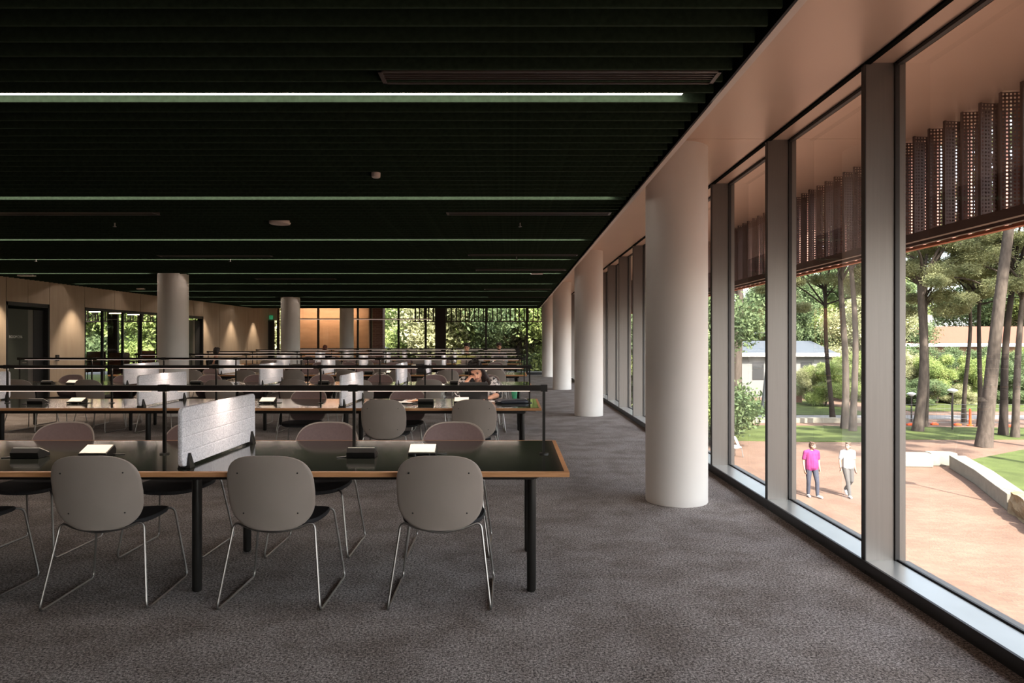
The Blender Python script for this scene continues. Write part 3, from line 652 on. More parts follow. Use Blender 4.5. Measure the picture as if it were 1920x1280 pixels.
# stone walls
def stonewall(pts, hgt, wid):
    mb = MB(); rg = []
    for i, p in enumerate(pts):
        a = Vector(pts[max(i - 1, 0)]); b = Vector(pts[min(i + 1, len(pts) - 1)]); d = (b - a).normalized(); nn = Vector((-d.y, d.x)) * wid / 2; p = Vector(p)
        rg.append([(p.x - nn.x, p.y - nn.y, G), (p.x + nn.x, p.y + nn.y, G), (p.x + nn.x, p.y + nn.y, G + hgt), (p.x - nn.x, p.y - nn.y, G + hgt)])
    return mb.rings(rg)
o = stonewall([(17.35, 26.6), (16.3, 23.6), (15.2, 21.0), (14.75, 19.9)], .5, .55).build('stone_wall', M['stone'], bevel=.02); tag(o, 'long pale cut stone garden wall edging the right lawn', 'wall')
def rock(c, s, seed, name, label, m='roughstone'):
    bmx = bmesh.new(); bmesh.ops.create_cube(bmx, size=2); bmesh.ops.subdivide_edges(bmx, edges=bmx.edges, cuts=7, use_grid_fill=True)
    for v in bmx.verts:
        n = mnoise.noise_vector(v.co * 1.3 + Vector((seed, 0, 0))) * .22 + mnoise.noise_vector(v.co * 4 + Vector((seed, 3, 0))) * .07
        v.co = Vector((v.co.x * s[0], v.co.y * s[1], v.co.z * s[2])) + Vector((n.x * .45, n.y * .45, n.z * .35 if v.co.z > -.9 else 0))
    me = bpy.data.meshes.new(name); bmx.to_mesh(me); bmx.free(); me.materials.append(M[m]); o = bpy.data.objects.new(name, me); C.objects.link(o); o.location = c; tag(o, label, 'rock'); return o
rock((14.45, 18.9, G + .3), (.38, .75, .33), 2, 'boulder', 'rough yellow stone boulder ending the garden wall nearest the window').rotation_euler = (0, 0, R(-22))
rock((13.9, 17.4, G + .3), (.38, .6, .30), 5, 'boulder', 'second rough stone boulder cut off by the photo edge').rotation_euler = (0, 0, R(-22))
for i, (x, y, a, l) in enumerate(((15.75, 27.1, -8, .8), (17.15, 27.3, -6, .5))):
    o = MB().box(-l, l, -.28, .28, 0, .52).build('stone_block', M['stone'], bevel=.04); o.location = (x, y, G); o.rotation_euler = (0, 0, R(a)); tag(o, ['pale stone bench block, left of the two by the wall corner', 'pale stone bench block joined to the garden wall corner'][i], 'stone block')
# trees
def crown_mesh(name, m, seed, blobs, leaf, per, flat=.7, slim=.45):
    rr = random.Random(seed); vs = []; fs = []
    for (cx_, cy_, cz_, rad) in blobs:
        for i in range(per):
            while True:
                v = Vector((rr.uniform(-1, 1), rr.uniform(-1, 1), rr.uniform(-1, 1)))
                if .25 < v.length < 1: break
            v = v * (0.55 + .5 * rr.random()); p = Vector((cx_, cy_, cz_)) + Vector((v.x * rad, v.y * rad, v.z * rad * flat))
            a = Vector((rr.gauss(0, 1), rr.gauss(0, 1), rr.gauss(0, .7))).normalized(); b = a.orthogonal().normalized(); b = Matrix.Rotation(rr.uniform(0, 6.28), 3, a) @ b
            s = leaf * rr.uniform(.6, 1.3); k = len(vs)
            vs += [tuple(p - a * s), tuple(p + b * s * slim), tuple(p + a * s), tuple(p - b * s * slim)]; fs.append((k, k + 1, k + 2, k + 3))
    me = bpy.data.meshes.new(name); me.from_pydata(vs, [], fs); me.materials.append(m); me.update(); return me
def blobset(seed, n, R0, Z0, Z1, br):
    rr = random.Random(seed); out = []
    for i in range(n):
        a = rr.uniform(0, 6.28); q = R0 * math.sqrt(rr.random()); z = rr.uniform(Z0, Z1); out.append((q * math.cos(a), q * math.sin(a), z, br * rr.uniform(.7, 1.25)))
    return out
pineB = [blobset(s, 34, 3.9, -.2, 5.6, .82) for s in (1, 2, 3)]
PINE = [crown_mesh('pine_crown', M['pine'], 10 + i, b, .07, 1700, .6, .28) for i, b in enumerate(pineB)]
bushB = [blobset(s, 20, 2.2, .4, 4.6, 1.15) for s in (4, 5)]
BUSH = {k: [crown_mesh(k + '_crown', M[k], 20 + i, b, .075, 2800, .8) for i, b in enumerate(bushB)] for k in ('leaf', 'leafdark', 'leafpale')}
FINE = {k: crown_mesh(k + '_fine_crown', M[k], 30 + i, bushB[i % 2], .085, 2400, .8) for i, k in enumerate(('leaf', 'leafdark', 'leafpale'))}
def meshobj(name, me, parent=None, loc=(0, 0, 0), rz=0, sc=1):
    o = bpy.data.objects.new(name, me); C.objects.link(o); o.location = loc; o.rotation_euler = (0, 0, rz)
    o.scale = (sc, sc, sc) if not isinstance(sc, tuple) else sc
    if parent: o.parent = parent
    return o
def pine(xb, yb, xt, yt, wpx, label, m='bark', crown=True, ci=0, zc=None):
    X, Y = GP(xb, yb); zt = PZ(yt, Y)
    if yt < 450: zc = zt - G + 3.0
    Xt = PX(xt, Y); r = wpx * Y / F / 2
    t = empty('pine_tree', (X, Y, G), 0, label, 'tree', 'tall pines on the lawn')
    hgt = zt - G; top = zc if zc else hgt + 1.0; dx = Xt - X; rr = random.Random(int(xb)); pts = []; rad = []
    for i in range(13):
        u = i / 12; z = top * u; pts.append((dx * z / hgt + .12 * math.sin(u * 5 + xb), .15 * math.sin(u * 4 + yb), z)); rad.append(r * (1.18 - .15 * min(1, u * 8)) * (1 - .42 * u))
    rad[0] = r * 1.3
    MB().tube(pts, rad, 14).build('trunk', M[m], t, smooth=True)
    mb = MB(); tx = dx * top / hgt
    bl = pineB[ci]
    for b in rr.sample(bl, 12):
        z0 = top * rr.uniform(.82, .98); p0 = Vector((dx * z0 / hgt, 0, z0)); p1 = Vector((tx + b[0] * .9, b[1] * .9, top - 1.5 + b[2] * .9)); pm = (p0 + p1) / 2 + Vector((rr.uniform(-.4, .4), rr.uniform(-.4, .4), .5))
        mb.tube(fillet([p0, pm, p1], 1, 4), [r * .35, r * .3, r * .26, r * .22, r * .2, r * .15, r * .1][:len(fillet([p0, pm, p1], 1, 4))], 7)
    mb.build('branches', M[m], t, smooth=True)
    if crown: meshobj('foliage', PINE[ci], t, (tx, 0, top - 1.5), rr.uniform(0, 6), 1.0)
    return t
PT = [(1386, 803, 1384, 535, 20, 'stout pine with broad trunk seen through the leftmost clear window', 'bark', 0), (1560, 787, 1546, 560, 9, 'thin dark pine left of the paired trunks', 'barkdark', 1),
      (1583, 803, 1580, 500, 13, 'brown pine trunk, left of the touching pair above the walkers', 'bark', 2), (1601, 808, 1597, 480, 12, 'pale pine trunk, right of the touching pair above the walkers', 'bark', 0),
      (1721, 808, 1731, 535, 17, 'straight pine left of the lamp post in the right window', 'bark', 1), (1814, 793, 1813, 560, 8, 'slim straight pine between lamp post and leaning pine', 'bark', 2),
      (1836, 800, 1836, 560, 9, 'dark pine trunk half hidden behind the leaning pine', 'barkdark', 1),
      (1843, 838, 1893, 410, 24, 'tall leaning pine nearest the building in the right window', 'bark', 0), (1875, 815, 1903, 510, 14, 'forked dark pine right of the leaning pine', 'barkdark', 2),
      (1900, 820, 1916, 560, 13, 'pale leaning pine near the right photo edge', 'bark', 1)]
for (a, b, c, d, e, l, m, ci) in PT: pine(a, b, c, d, e, l, m, True, ci)
pine(1735, 800, 1738, 560, 7, 'thin pale pine just right of the straight pine', 'bark', True, 2)
for (x_, y_, l_) in ((21.5, 20.0, 'tall pine standing right of the frame whose shade falls on the lawn'), (26.5, 25.0, 'second tall pine right of the frame shading the far lawn'), (33.5, 31.5, 'third tall pine right of the frame beyond the leaning pine')):
    d_ = y_; pine(CX + x_ * F / d_, CY + (H - G) * F / d_, CX + x_ * F / d_, CY - 6.0 * F / d_, .5 * F / d_, l_, 'bark', True, 1)
def tree(x, y, sc, k, label, sq=1.0, i=0, cat='tree', th=2.2, fine=False):
    t = empty('leafy_tree', (x, y, G), 0, label, cat, 'trees beyond the lawns')
    MB().tube([(0, 0, 0), (.1, 0, th * sc * .6), (0, .1, (th + 1.5) * sc)], [.16 * sc, .13 * sc, .07 * sc], 8).build('trunk', M['barkdark'], t, smooth=True)
    meshobj('foliage', FINE[k] if fine else BUSH[k][i], t, (0, 0, (th - 1.6) * sc), x, (sc, sc, sc * sq)); return t
tr = random.Random(5)
kinds = ['leaf', 'leafdark', 'leafpale']; kn = {'leaf': 'bright green', 'leafdark': 'dark green', 'leafpale': 'pale olive'}
# through the right windows: belt of trees behind lawns
belt = [(PX(px, Y), Y, sc, k) for (px, Y, sc, k) in (
    (1350, 72, 1.5, 'leafdark'), (1372, 36, .34, 'leaf'), (1440, 70, 1.75, 'leafdark'), (1500, 74, 2.1, 'leafdark'), (1520, 53, .50, 'leafpale'), (1548, 52, .56, 'leaf'), (1575, 72, 1.3, 'leaf'), (1604, 56, .66, 'leaf'), (1630, 62, 1.5, 'leafpale'), (1665, 66, 1.4, 'leafdark'),
    (1700, 56, .66, 'leafpale'), (1728, 60, .70, 'leafdark'), (1756, 54, .64, 'leaf'), (1790, 58, .72, 'leafdark'), (1822, 54, .62, 'leaf'), (1856, 58, .75, 'leafdark'), (1886, 55, .68, 'leafdark'), (1920, 58, .72, 'leaf'), (1950, 55, .7, 'leafdark'))]
for i, (x, y, s, k) in enumerate(belt): tree(x, y, s, k, f'{kn[k]} leafy tree in belt behind the lawn, {ORD[i]} from left', 1.05, i % 2)
for i, px in enumerate((1535, 1590, 1650, 1868, 1925, 1960)):
    Y = 98; x = PX(px, Y); k = kinds[i % 2]; t = tree(x, Y, 2.7 + .3 * (i % 2), k, f'tall {kn[k]} tree in furthest skyline row, {ORD[i]} from left', .95, i % 2)
# garden shrubs
for i, (px, py, k, s) in enumerate(((1712, 760, 'leafdark', .75), (1765, 752, 'red', .5), (1752, 735, 'leaf', .8), (1800, 757, 'leafpale', .55), (1835, 748, 'leaf', .7), (1880, 755, 'leafdark', .9), (1520, 705, 'leafdark', .8))):
    X, Y = GP(px, max(py, 745)); me = BUSH['leafdark'][0] if k == 'red' else BUSH[k][i % 2]
    t = empty('garden_shrub', (X, Y, G), 0, f'{ {"red": "dark red", **kn}[k]} rounded shrub beyond the fence, {ORD[i]} of the bed', 'shrub', 'shrubs beyond the fence')
    o = meshobj('foliage', me.copy() if k == 'red' else me, t, (0, 0, -.3 * s), i, (s, s, s * .6))
    if k == 'red': o.data.materials.clear(); o.data.materials.append(M['red'])
# trees beyond the end wall and left
endt = [(-3.0, 40, 1.15, 'leaf'), (-5.4, 42, 1.25, 'leaf'), (-2.2, 38.6, 1.35, 'leafpale'), (.3, 38.0, 1.3, 'leafdark'), (2.4, 38.4, 1.35, 'leaf'), (4.6, 38, 1.3, 'leaf'), (1.4, 41, 1.7, 'leafdark'), (-8.2, 50, 1.6, 'leaf'), (-3.6, 60, 2.1, 'leafdark'), (3.5, 46, 1.8, 'leafdark'), (7.0, 40, 1.5, 'leaf'), (8.5, 33, 1.2, 'leafdark'),
        (-19.5, 43, 1.45, 'leaf'), (-22.5, 42.5, 1.45, 'leaf'), (-25.5, 43, 1.5, 'leafdark'), (-17.2, 44, 1.35, 'leafpale'), (-28.5, 44, 1.6, 'leaf'), (-21, 50, 1.9, 'leafdark'), (7.6, 31, .8, 'leaf')]
for i, (x, y, s, k) in enumerate(endt):
    tree(x, y, s, k, f'{kn[k]} tree close outside the far glazing, {ORD[i] if i < 12 else "behind the left partition, " + ORD[i - 12]} in the group', 1.15, i % 2, fine=True)
# buildings
def house(name, x0, x1, y0, y1, zt, zr, wall, roof, label, win=True):
    b = empty(name, (x0, y0, G), 0, label, 'building'); L = x1 - x0; D = y1 - y0; h = zt - G; r = zr - G
    BX(0, L, 0, D, 0, h).build('walls', M[wall], b)
    MB().add([(-.5, -.5, h), (L + .5, -.5, h), (L + .5, D + .5, h), (-.5, D + .5, h), (0, D / 2, r), (L, D / 2, r)], [(0, 1, 5, 4), (2, 3, 4, 5), (3, 0, 4), (1, 2, 5), (0, 3, 2, 1)]).build('roof', M[roof], b)
    BX(-.55, L + .55, -.6, -.45, h - .25, h + .05).build('gutter', M['white'], b)
    if win:
        n = int(L / 3)
        for i in range(n):
            xx = (i + .5) * L / n; BX(xx - .5, xx + .5, -.04, .02, h - 2.3, h - .8).build('window', M['gasket'], b)
    return b
house('house', 19.5, 28, 60, 68, .35, 1.45, 'wallwhite', 'zinc', 'long white building with blue grey roof beyond the lawn')
house('house', 37, 62, 66, 76, 1.15, 2.95, 'redwall', 'tile', 'brick building with orange tiled roof in the right window')
BX(0, .6, 0, .6, 0, 7.6).build('chimney', M['wallwhite']).location = (42.5, 70, G)
tag(bpy.data.objects['chimney'], 'tall white chimney beside the orange roof', 'chimney')
house('house', -11, 2, 74, 84, 0.9, 3.6, 'wallwhite', 'tile', 'house with orange tiled roof seen through the far glazing')
house('house', -27, -18, 52, 60, .9, 2.6, 'wallwhite', 'tile', 'small house with orange roof seen through the left partition')
house('garden_pavilion', -9.0, -4.6, 44, 49, -.9, 1.9, 'wallwhite', 'zinc', 'pale roofed pavilion left of the far glazing post', False)
slab('terrace_wall', [(21, 54.6), (23.2, 54.6), (23.2, 55.2), (21, 55.2)], G, G + 1.0, M['redwall'])
# fence, lamp, bollard
fx0, fx1, fy = 23.5, 44, 41.0
fn = empty('mesh_fence', (fx0, fy, G), 0, 'long temporary galvanised mesh fence behind the pines', 'fence')
for i in range(8):
    xx = i * 2.9; MB().cyl(xx, 0, 0, 1.2, .03, n=8).build('post', M['fence'], fn)
mb = MB()
for i in range(int(20.3 / .25)): mb.box(i * .25 - .003, i * .25 + .003, -.003, .003, .05, 1.15)
for z in (.05, .3, .6, .9, 1.15): mb.box(0, 20.3, -.008, .008, z - .008, z + .008)
mb.build('mesh_panel', M['fence'], fn)
def glamp(px, py, yt, label):
    X, Y = GP(px, py); hh = PZ(yt, Y) - G; l = empty('park_lamp', (X, Y, G), 0, label, 'lamp post')
    MB().cyl(0, 0, 0, hh - .25, .05, .035, 12).build('pole', M['brown'], l); MB().lathe(0, 0, [(.05, hh - .25), (.15, hh - .2), (.2, hh - .12)], 16).build('lantern', M['white'], l, smooth=True)
    MB().lathe(0, 0, [(.26, hh - .12), (.24, hh - .06), (.06, hh)], 16).build('cap', M['white'], l, smooth=True)
glamp(1786, 806, 728, 'park lamp with white cap in front of the mesh fence'); glamp(CX + 15.3 * F / 19.4, CY + (H - G) * F / 19.4, CY - .1 * F / 19.4, 'park lamp just outside the right edge, behind the stone wall'); glamp(1709, 790, 735, 'park lamp left of the straight pine')
X, Y = GP(1819, 798); o = MB().lathe(0, 0, [(.16, 0), (.16, .06), (.07, .08), (.06, .95), (.03, 1.0)], 14).build('bollard', M['orange'], smooth=True); o.location = (X, Y, G); tag(o, 'orange plastic post beside the slim pine', 'bollard')
for i, (px, py) in enumerate(((1752, 796), (1795, 797), (1893, 800), (1707, 797))):
    X, Y = GP(px, py); o = MB().box(-.2, .2, -.1, .1, 0, .09).box(-.12, .12, -.07, .07, .09, .13).build('fence_foot', M['orange'], bevel=.02); o.location = (X, Y, G); tag(o, f'orange fence foot on the ground, {["left of the park lamp", "right of the park lamp", "at the right edge", "left of the straight pine"][i]}', 'fence foot', 'orange fence feet')
X, Y = GP(1437, 766); o = MB().tube([(-.3, 0, 0), (.35, 0, 6.0)], [.12, .08], 10).tube([(.3, 0, 5.6), (-.9, 0, 5.5)], .05, 6).build('light_pole', M['fence'], smooth=True); o.location = (X, Y, G); tag(o, 'thin pale leaning light pole on the lawn', 'pole')
# outdoor chair near left window
X, Y = GP(1375, 856); oc = empty('outdoor_chair', (X, Y, G), R(200), 'white curved outdoor chair at the edge of the paving', 'chair')
MB().ball((0, 0, .42), .34, .32, .08, 18, 8).build('seat', M['white'], oc, smooth=True); MB().tube(fillet([(-.34, -.1, .45), (-.3, -.32, .85), (.3, -.32, .85), (.34, -.1, .45)], .2), .05, 8).build('backrest', M['white'], oc, smooth=True)
for sx, sy in ((-.25, -.22), (.25, -.22), (-.25, .22), (.25, .22)): MB().tube([(sx, sy, .4), (sx * 1.2, sy * 1.2, 0)], .015, 6).build('leg', M['fence'], oc)

# ------------------------------------------------------------------ perforated sun screens
def blade_mesh(name, wd, z0, z1, pitch=.0265, hr=.0076):
    nx = int(round((wd - .02) / pitch)); nz = int(round((z1 - z0) / pitch)); px_ = (wd - .02) / nx; pz = (z1 - z0) / nz; mb = MB()
    for i in range(nx):
        for j in range(nz):
            cx_ = .01 + (i + .5) * px_; cz = z0 + (j + .5) * pz; out = []; inn = []
            for k in range(8):
                a = R(45 * k + 0); c, s = math.cos(a), math.sin(a); m_ = max(abs(c), abs(s))
                out.append((cx_ + c / m_ * px_ / 2, 0, cz + s / m_ * pz / 2)); inn.append((cx_ + c * hr, 0, cz + s * hr))
            mb.add(out + inn, [(k, (k + 1) % 8, 8 + (k + 1) % 8, 8 + k) for k in range(8)])
    mb.box(0, .012, -.012, .012, z0, z1).box(wd - .014, wd, -.02, .03, z0, z1)
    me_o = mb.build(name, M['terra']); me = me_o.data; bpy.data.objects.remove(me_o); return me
BL = [blade_mesh('screen_blade', .20, 2.36, 3.22), blade_mesh('screen_blade_narrow', .155, 2.36, 3.22)]
for k in range(-2, 15):
    y0 = 4.304 + 1.652 * k
    s = empty('sun_screen', (3.44, y0, 0), 0, (f'perforated terracotta sun screen hung outside the {ORD[k + 2]} window bay from camera'), 'sun screen', 'perforated sun screens outside the windows')
    for j in range(8):
        o = meshobj('blade', BL[j % 2], s, (0, .1 + j * .2065, 0), R(6 if j % 2 else -8))
    for j in range(8):
        if j == 0 and k == -2: outer = BX(.30, .335, -.062, .062, 2.34, 3.22).build('outer_batten', M['terraback'], s, loc=(0, .12 + j * .2065, 0)); outer_me = outer.data
        else: meshobj('outer_batten', outer_me, s, (0, .12 + j * .2065, 0))
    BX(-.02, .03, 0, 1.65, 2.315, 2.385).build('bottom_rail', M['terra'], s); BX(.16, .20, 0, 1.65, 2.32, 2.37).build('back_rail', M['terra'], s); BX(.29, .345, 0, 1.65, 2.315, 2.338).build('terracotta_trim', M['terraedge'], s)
s = None
for k in range(4):
    x0 = -4.6 + 1.9 * k if k < 4 else 0
    s = empty('sun_screen', (x0, 31.6, 0), 0, f'dark vertical fin sun screen outside the far glazing, {ORD[k]} from left', 'sun screen', 'fin screens outside the far glazing')
    for j in range(9): o = meshobj('blade', BL[0], s, (.1 + j * .21, 0, 0), R(90 + (4 if j % 2 else -4)))
    BX(0, 1.88, -.02, .2, 2.33, 2.38).build('bottom_rail', M['terra'], s)
for k in range(3):
    s = empty('sun_screen', (-20 + 2.1 * k, 31.6, 0), 0, f'fin sun screen seen through the left partition, {ORD[k]} from left', 'sun screen', 'fin screens outside the side room')
    for j in range(9): o = meshobj('blade', BL[0], s, (.1 + j * .23, 0, 0), R(90 + (20 if j % 2 else -20)))
    BX(0, 2.08, -.02, .2, 2.33, 2.38).build('bottom_rail', M['terra'], s)

# ------------------------------------------------------------------ people
def hd(look, up=(0, 0, 1)):
    f = Vector(look).normalized(); r_ = f.cross(Vector(up)).normalized(); u = r_.cross(f)
    return Matrix((r_, f, u)).transposed()
def remesh(mb, name, m, parent, vox=.008, it=3):
    o = mb.build(name, m, parent); r_ = o.modifiers.new('union', 'REMESH'); r_.mode = 'VOXEL'; r_.voxel_size = vox; r_.use_smooth_shade = True
    if it: sm = o.modifiers.new('soften', 'SMOOTH'); sm.iterations = it; sm.factor = .5
    return o
def chain(mb, pts, n=10):
    for (a, ra), (b, rb) in zip(pts[:-1], pts[1:]): mb.cap(a, ra, b, rb, n)
def hand(mb, wrist, d, palm, side, curl=.35):
    """d: direction of the fingers, palm: palm normal, side: +1/-1 where the thumb leaves"""
    w_ = Vector(wrist); d = Vector(d).normalized(); p = Vector(palm); p = (p - d * p.dot(d)).normalized(); s = d.cross(p) * side
    for i, L in enumerate((.070, .079, .073, .058)):
        off = s * (.030 - .020 * i); k0 = w_ + off * .55 + d * .012; k1 = w_ + off + d * (.088 - .005 * abs(i - 1)); mb.cap(k0, .014, k1, .0115, 8)
        a = curl * (.75 + .15 * i); dd = (d * math.cos(a) + p * math.sin(a)); k2 = k1 + dd * L * .48
        a += curl * 1.1; dd = (d * math.cos(a) + p * math.sin(a)); k3 = k2 + dd * L * .32; a += curl * .8; dd = (d * math.cos(a) + p * math.sin(a)); k4 = k3 + dd * L * .24
        chain(mb, [(k1, .0105), (k2, .0095), (k3, .0088), (k4, .0075)], 8)
    t0 = w_ + s * .022 + d * .022; t1 = t0 + (d * .6 + s * .75 + p * .25).normalized() * .038; t2 = t1 + (d * .85 + s * .35 + p * .35).normalized() * .030; t3 = t2 + (d * .95 + p * .35).normalized() * .022
    chain(mb, [(t0, .015), (t1, .012), (t2, .0105), (t3, .009)], 8)
def head(mb, c, look, up=(0, 0, 1)):
    m = hd(look, up); c = Vector(c); q = lambda x, y, z: c + m @ Vector((x, y, z))
    mb.ball(q(0, -.012, .022), .074, .092, .092, 18, 12, m); mb.ball(q(0, .020, -.028), .058, .066, .078, 16, 10, m); mb.ball(q(0, .042, -.082), .030, .030, .026, 12, 8, m)
    mb.ball(q(-.034, .050, -.022), .022, .020, .022, 10, 8, m); mb.ball(q(.034, .050, -.022), .022, .020, .022, 10, 8, m)
    mb.cap(q(0, .082, .010), .009, q(0, .103, -.026), .013, 8); mb.ball(q(0, .080, .030), .050, .014, .012, 12, 6, m)
    mb.ball(q(0, .080, -.054), .024, .012, .009, 10, 6, m)
    for sx in (-1, 1): mb.ball(q(sx * .076, -.004, -.008), .010, .020, .032, 8, 8, m)
def face(root, c, look, up=(0, 0, 1), beard=None, brow='hair'):
    m = hd(look, up); c = Vector(c); q = lambda x, y, z: c + m @ Vector((x, y, z))
    for sx in (-1, 1):
        MB().ball(q(sx * .030, .083, .008), .012, .008, .007, 10, 6, m).build('eye', M['eye'], root, smooth=True)
        MB().cap(q(sx * .018, .093, .030), .004, q(sx * .046, .082, .031), .003, 6).build('eyebrow', M[brow], root, smooth=True)
    MB().cap(q(-.018, .088, -.056), .0055, q(.018, .088, -.056), .0055, 6).build('mouth', M['lips'], root, smooth=True)
def hairshort(root, c, look, m_, up=(0, 0, 1), long=False, bun=False, vox=.008):
    m = hd(look, up); c = Vector(c); q = lambda x, y, z: c + m @ Vector((x, y, z)); mb = MB()
    mb.ball(q(0, -.022, .040), .085, .094, .090, 16, 12, m); mb.ball(q(0, .035, .085), .062, .045, .030, 12, 8, m); mb.ball(q(0, -.055, -.010), .074, .055, .075, 12, 8, m)
    rr = random.Random(3)
    for i in range(14):
        a = i * .45; mb.ball(q(.065 * math.cos(a), .055 * math.sin(a) - .01, .095 + .02 * rr.random()), .024, .024, .020, 8, 6, m)
    if long:
        for sx in (-1, 1): chain(mb, [(q(sx * .070, .00, .045), .028), (q(sx * .088, .012, -.04), .026), (q(sx * .098, .03, -.12), .030), (q(sx * .095, .01, -.22), .024), (q(sx * .08, -.01, -.30), .012)], 8)
        chain(mb, [(q(0, -.07, 0), .07), (q(0, -.08, -.12), .075), (q(0, -.06, -.24), .05)], 10)
    if bun: mb.ball(q(0, -.06, .10), .05, .05, .045, 12, 8, m)
    return remesh(mb, 'hair', M[m_], root, vox, 1)
def walker(name, loc, label, cfg):
    t = empty('person', loc, 0, label, 'person'); J = cfg
    sk = MB(); head(sk, J['head'], J['look']); chain(sk, [((0, .01, J['head'][2] - .06), .050), ((0, .015, 1.44), .055)])
    chain(sk, [((0, .02, 1.36), .085), ((0, .01, 1.18), .085), ((0, .01, .98), .085)])
    sh = MB(); tr_ = MB()
    for k in ('L', 'R'):
        S, E, W = [Vector(v) for v in J['arm' + k]]; chain(sk, [(S, .050), (E, .038), (W, .027)]); hand(sk, W, W - E, (0, 1, 0) if False else ((1 if k == 'L' else -1) * 1.0, .1, 0), -1 if k == 'L' else 1, .3)
        mid = S * .32 + E * .68; chain(sh, [(S, .066), (mid, .060)])
        Hp, K, A = [Vector(v) for v in J['leg' + k]]; chain(sk, [(Hp, .075), (K, .050), (A, .034)])
        chain(tr_, [(Hp, .105), (Hp * .5 + K * .5, .088), (K, .068), (A * .75 + K * .25, .060), (A + Vector((0, 0, .01)), .052)])
        T = Vector(J['toe' + k]); fm = MB(); chain(fm, [(A + Vector((0, .03, -.045)), .042), (A + (T - A) * .5 + Vector((0, 0, -.02)), .042), (T, .036)])
        remesh(fm, 'shoe', M['shoe'], t, .007, 2)
    f = J['fat']
    chain(sh, [((0, .01, 1.36), .122), ((0, -.012 * f, 1.16), .125 * f), ((0, -.015 * f, .98), .128 * f)], 12)
    for sx in (-1, 1):
        chain(sh, [((sx * .165, .015, 1.425), .062), ((sx * .09, .015, 1.46), .055)]); chain(sh, [((sx * .075, .01, 1.36), .115), ((sx * .075, 0, 1.18), .105 * f), ((sx * .075, -.01 * f, 1.02), .112 * f), ((sx * .078, 0, .92), .108 * f)], 12)
        chain(tr_, [((sx * .075, .0, .98), .100), ((sx * .075, .0, .90), .108)])
    chain(sh, [((-.165, .015, 1.42), .06), ((.165, .015, 1.42), .06)])
    remesh(sk, 'body', M['skinlit'], t, .008, 2); remesh(sh, 'tshirt', M[J['shirt']], t, .010, 3); remesh(tr_, 'trousers', M[J['trousers']], t, .010, 3)
    hairshort(t, J['head'], J['look'], J['hair']); face(t, J['head'], J['look'], brow=J['hair'])
    if J.get('watch'): W = Vector(J['armR'][2]); MB().tube([W + Vector((0, 0, .012)), W + Vector((.0, 0, .028))], .032, 12).build('wrist_watch', M['black'], t)
    return t
PXp, PYp = GP(1522, 931); WXp, WYp = GP(1590, 931)
walker('person', (PXp, PYp, G), 'person in a magenta t-shirt and dark trousers, looking to their companion', dict(
    head=(.01, -.03, 1.625), look=(.75, -.62, -.08), fat=1.18, shirt='pink', trousers='navy', hair='hairbrown',
    armL=((-.195, .02, 1.415), (-.255, .04, 1.13), (-.245, -.03, .88)), armR=((.195, .02, 1.415), (.245, .06, 1.13), (.25, .0, .89)),
    legL=((-.095, 0, .92), (-.11, -.03, .50), (-.10, .03, .09)), toeL=(-.12, -.13, .036), legR=((.095, 0, .92), (.12, -.12, .50), (.12, -.14, .09)), toeR=(.19, -.30, .038)))
walker('person', (WXp, WYp, G), 'person in a white t-shirt and grey trousers walking with head turned', dict(
    head=(-.02, -.03, 1.615), look=(-.72, -.62, .12), fat=.95, shirt='whiteshirt', trousers='greytrouser', hair='hairbrown', watch=True,
    armL=((.185, .02, 1.415), (.235, .09, 1.14), (.25, .05, .88)), armR=((-.185, .02, 1.415), (-.27, -.02, 1.15), (-.30, -.14, .93)),
    legL=((.085, 0, .92), (.10, -.03, .52), (.05, .26, .20)), toeL=(.05, .18, .05), legR=((-.085, 0, .92), (-.06, -.12, .50), (-.03, -.16, .09)), toeR=(-.05, -.31, .036)))
def seated(X, Y, s, label, hairm, shirt, top, hairlong=False, bun=False, X2=0):
    """s=-1 faces the camera, s=+1 faces away"""
    t = empty('person', (X, Y, 0), 0, label, 'person'); hz = top - .115; sk = MB(); sh = MB(); tr_ = MB(); hc = (X2, s * .10, hz); lk = (0, s, -.25)
    head(sk, hc, lk); chain(sk, [((X2 * .7, s * .06, hz - .08), .050), ((0, s * .0, hz - .21), .055), ((0, -s * .06, .75), .11)])
    for sx in (-1, 1):
        S = Vector((sx * .18, s * .0, hz - .24)); E = Vector((sx * .25, s * .18, .79)); W = Vector((sx * .12, s * .36, .80)); chain(sk, [(S, .05), (E, .038), (W, .027)]); hand(sk, W, (-sx * .45, s * .9, -.05), (0, 0, -1), -1 if sx * s > 0 else 1, .3)
        chain(sh, [(S, .068), (E, .055), (E * .4 + W * .6, .045)]); chain(sh, [((sx * .075, s * .0, hz - .27), .10), ((sx * .075, -s * .05, .75), .11), ((sx * .075, -s * .08, .60), .11)])
        chain(tr_, [((sx * .09, -s * .08, .555), .085), ((sx * .11, s * .24, .555), .075), ((sx * .12, s * .34, .50), .065), ((sx * .12, s * .36, .12), .05)]); chain(sh, [(S, .06), ((sx * .06, 0, hz - .22), .055)])
        fm = MB(); chain(fm, [((sx * .12, s * .34, .05), .045), ((sx * .13, s * .48, .036), .034)]); remesh(fm, 'shoe', M['darkcloth'], t, .012, 1)
    chain(sh, [((-.16, 0, hz - .245), .06), ((.16, 0, hz - .245), .06)])
    remesh(sk, 'body', M['skin'], t, .011, 2); remesh(sh, 'shirt', M[shirt], t, .012, 3); remesh(tr_, 'trousers', M['darkcloth'], t, .014, 2)
    hairshort(t, hc, lk, hairm, long=hairlong, bun=bun, vox=.010); face(t, hc, lk, brow=hairm)
seated(-1.27, ROWS[4] + .52, -1, 'dark haired person in olive patterned shirt facing camera, in front of the far glazing', 'hair', 'yellowshirt', 1.39)
seated(-.43, ROWS[5] + .52, -1, 'dark haired person in grey shirt seated closest to the furthest columns', 'hair', 'greyshirt', 1.385)
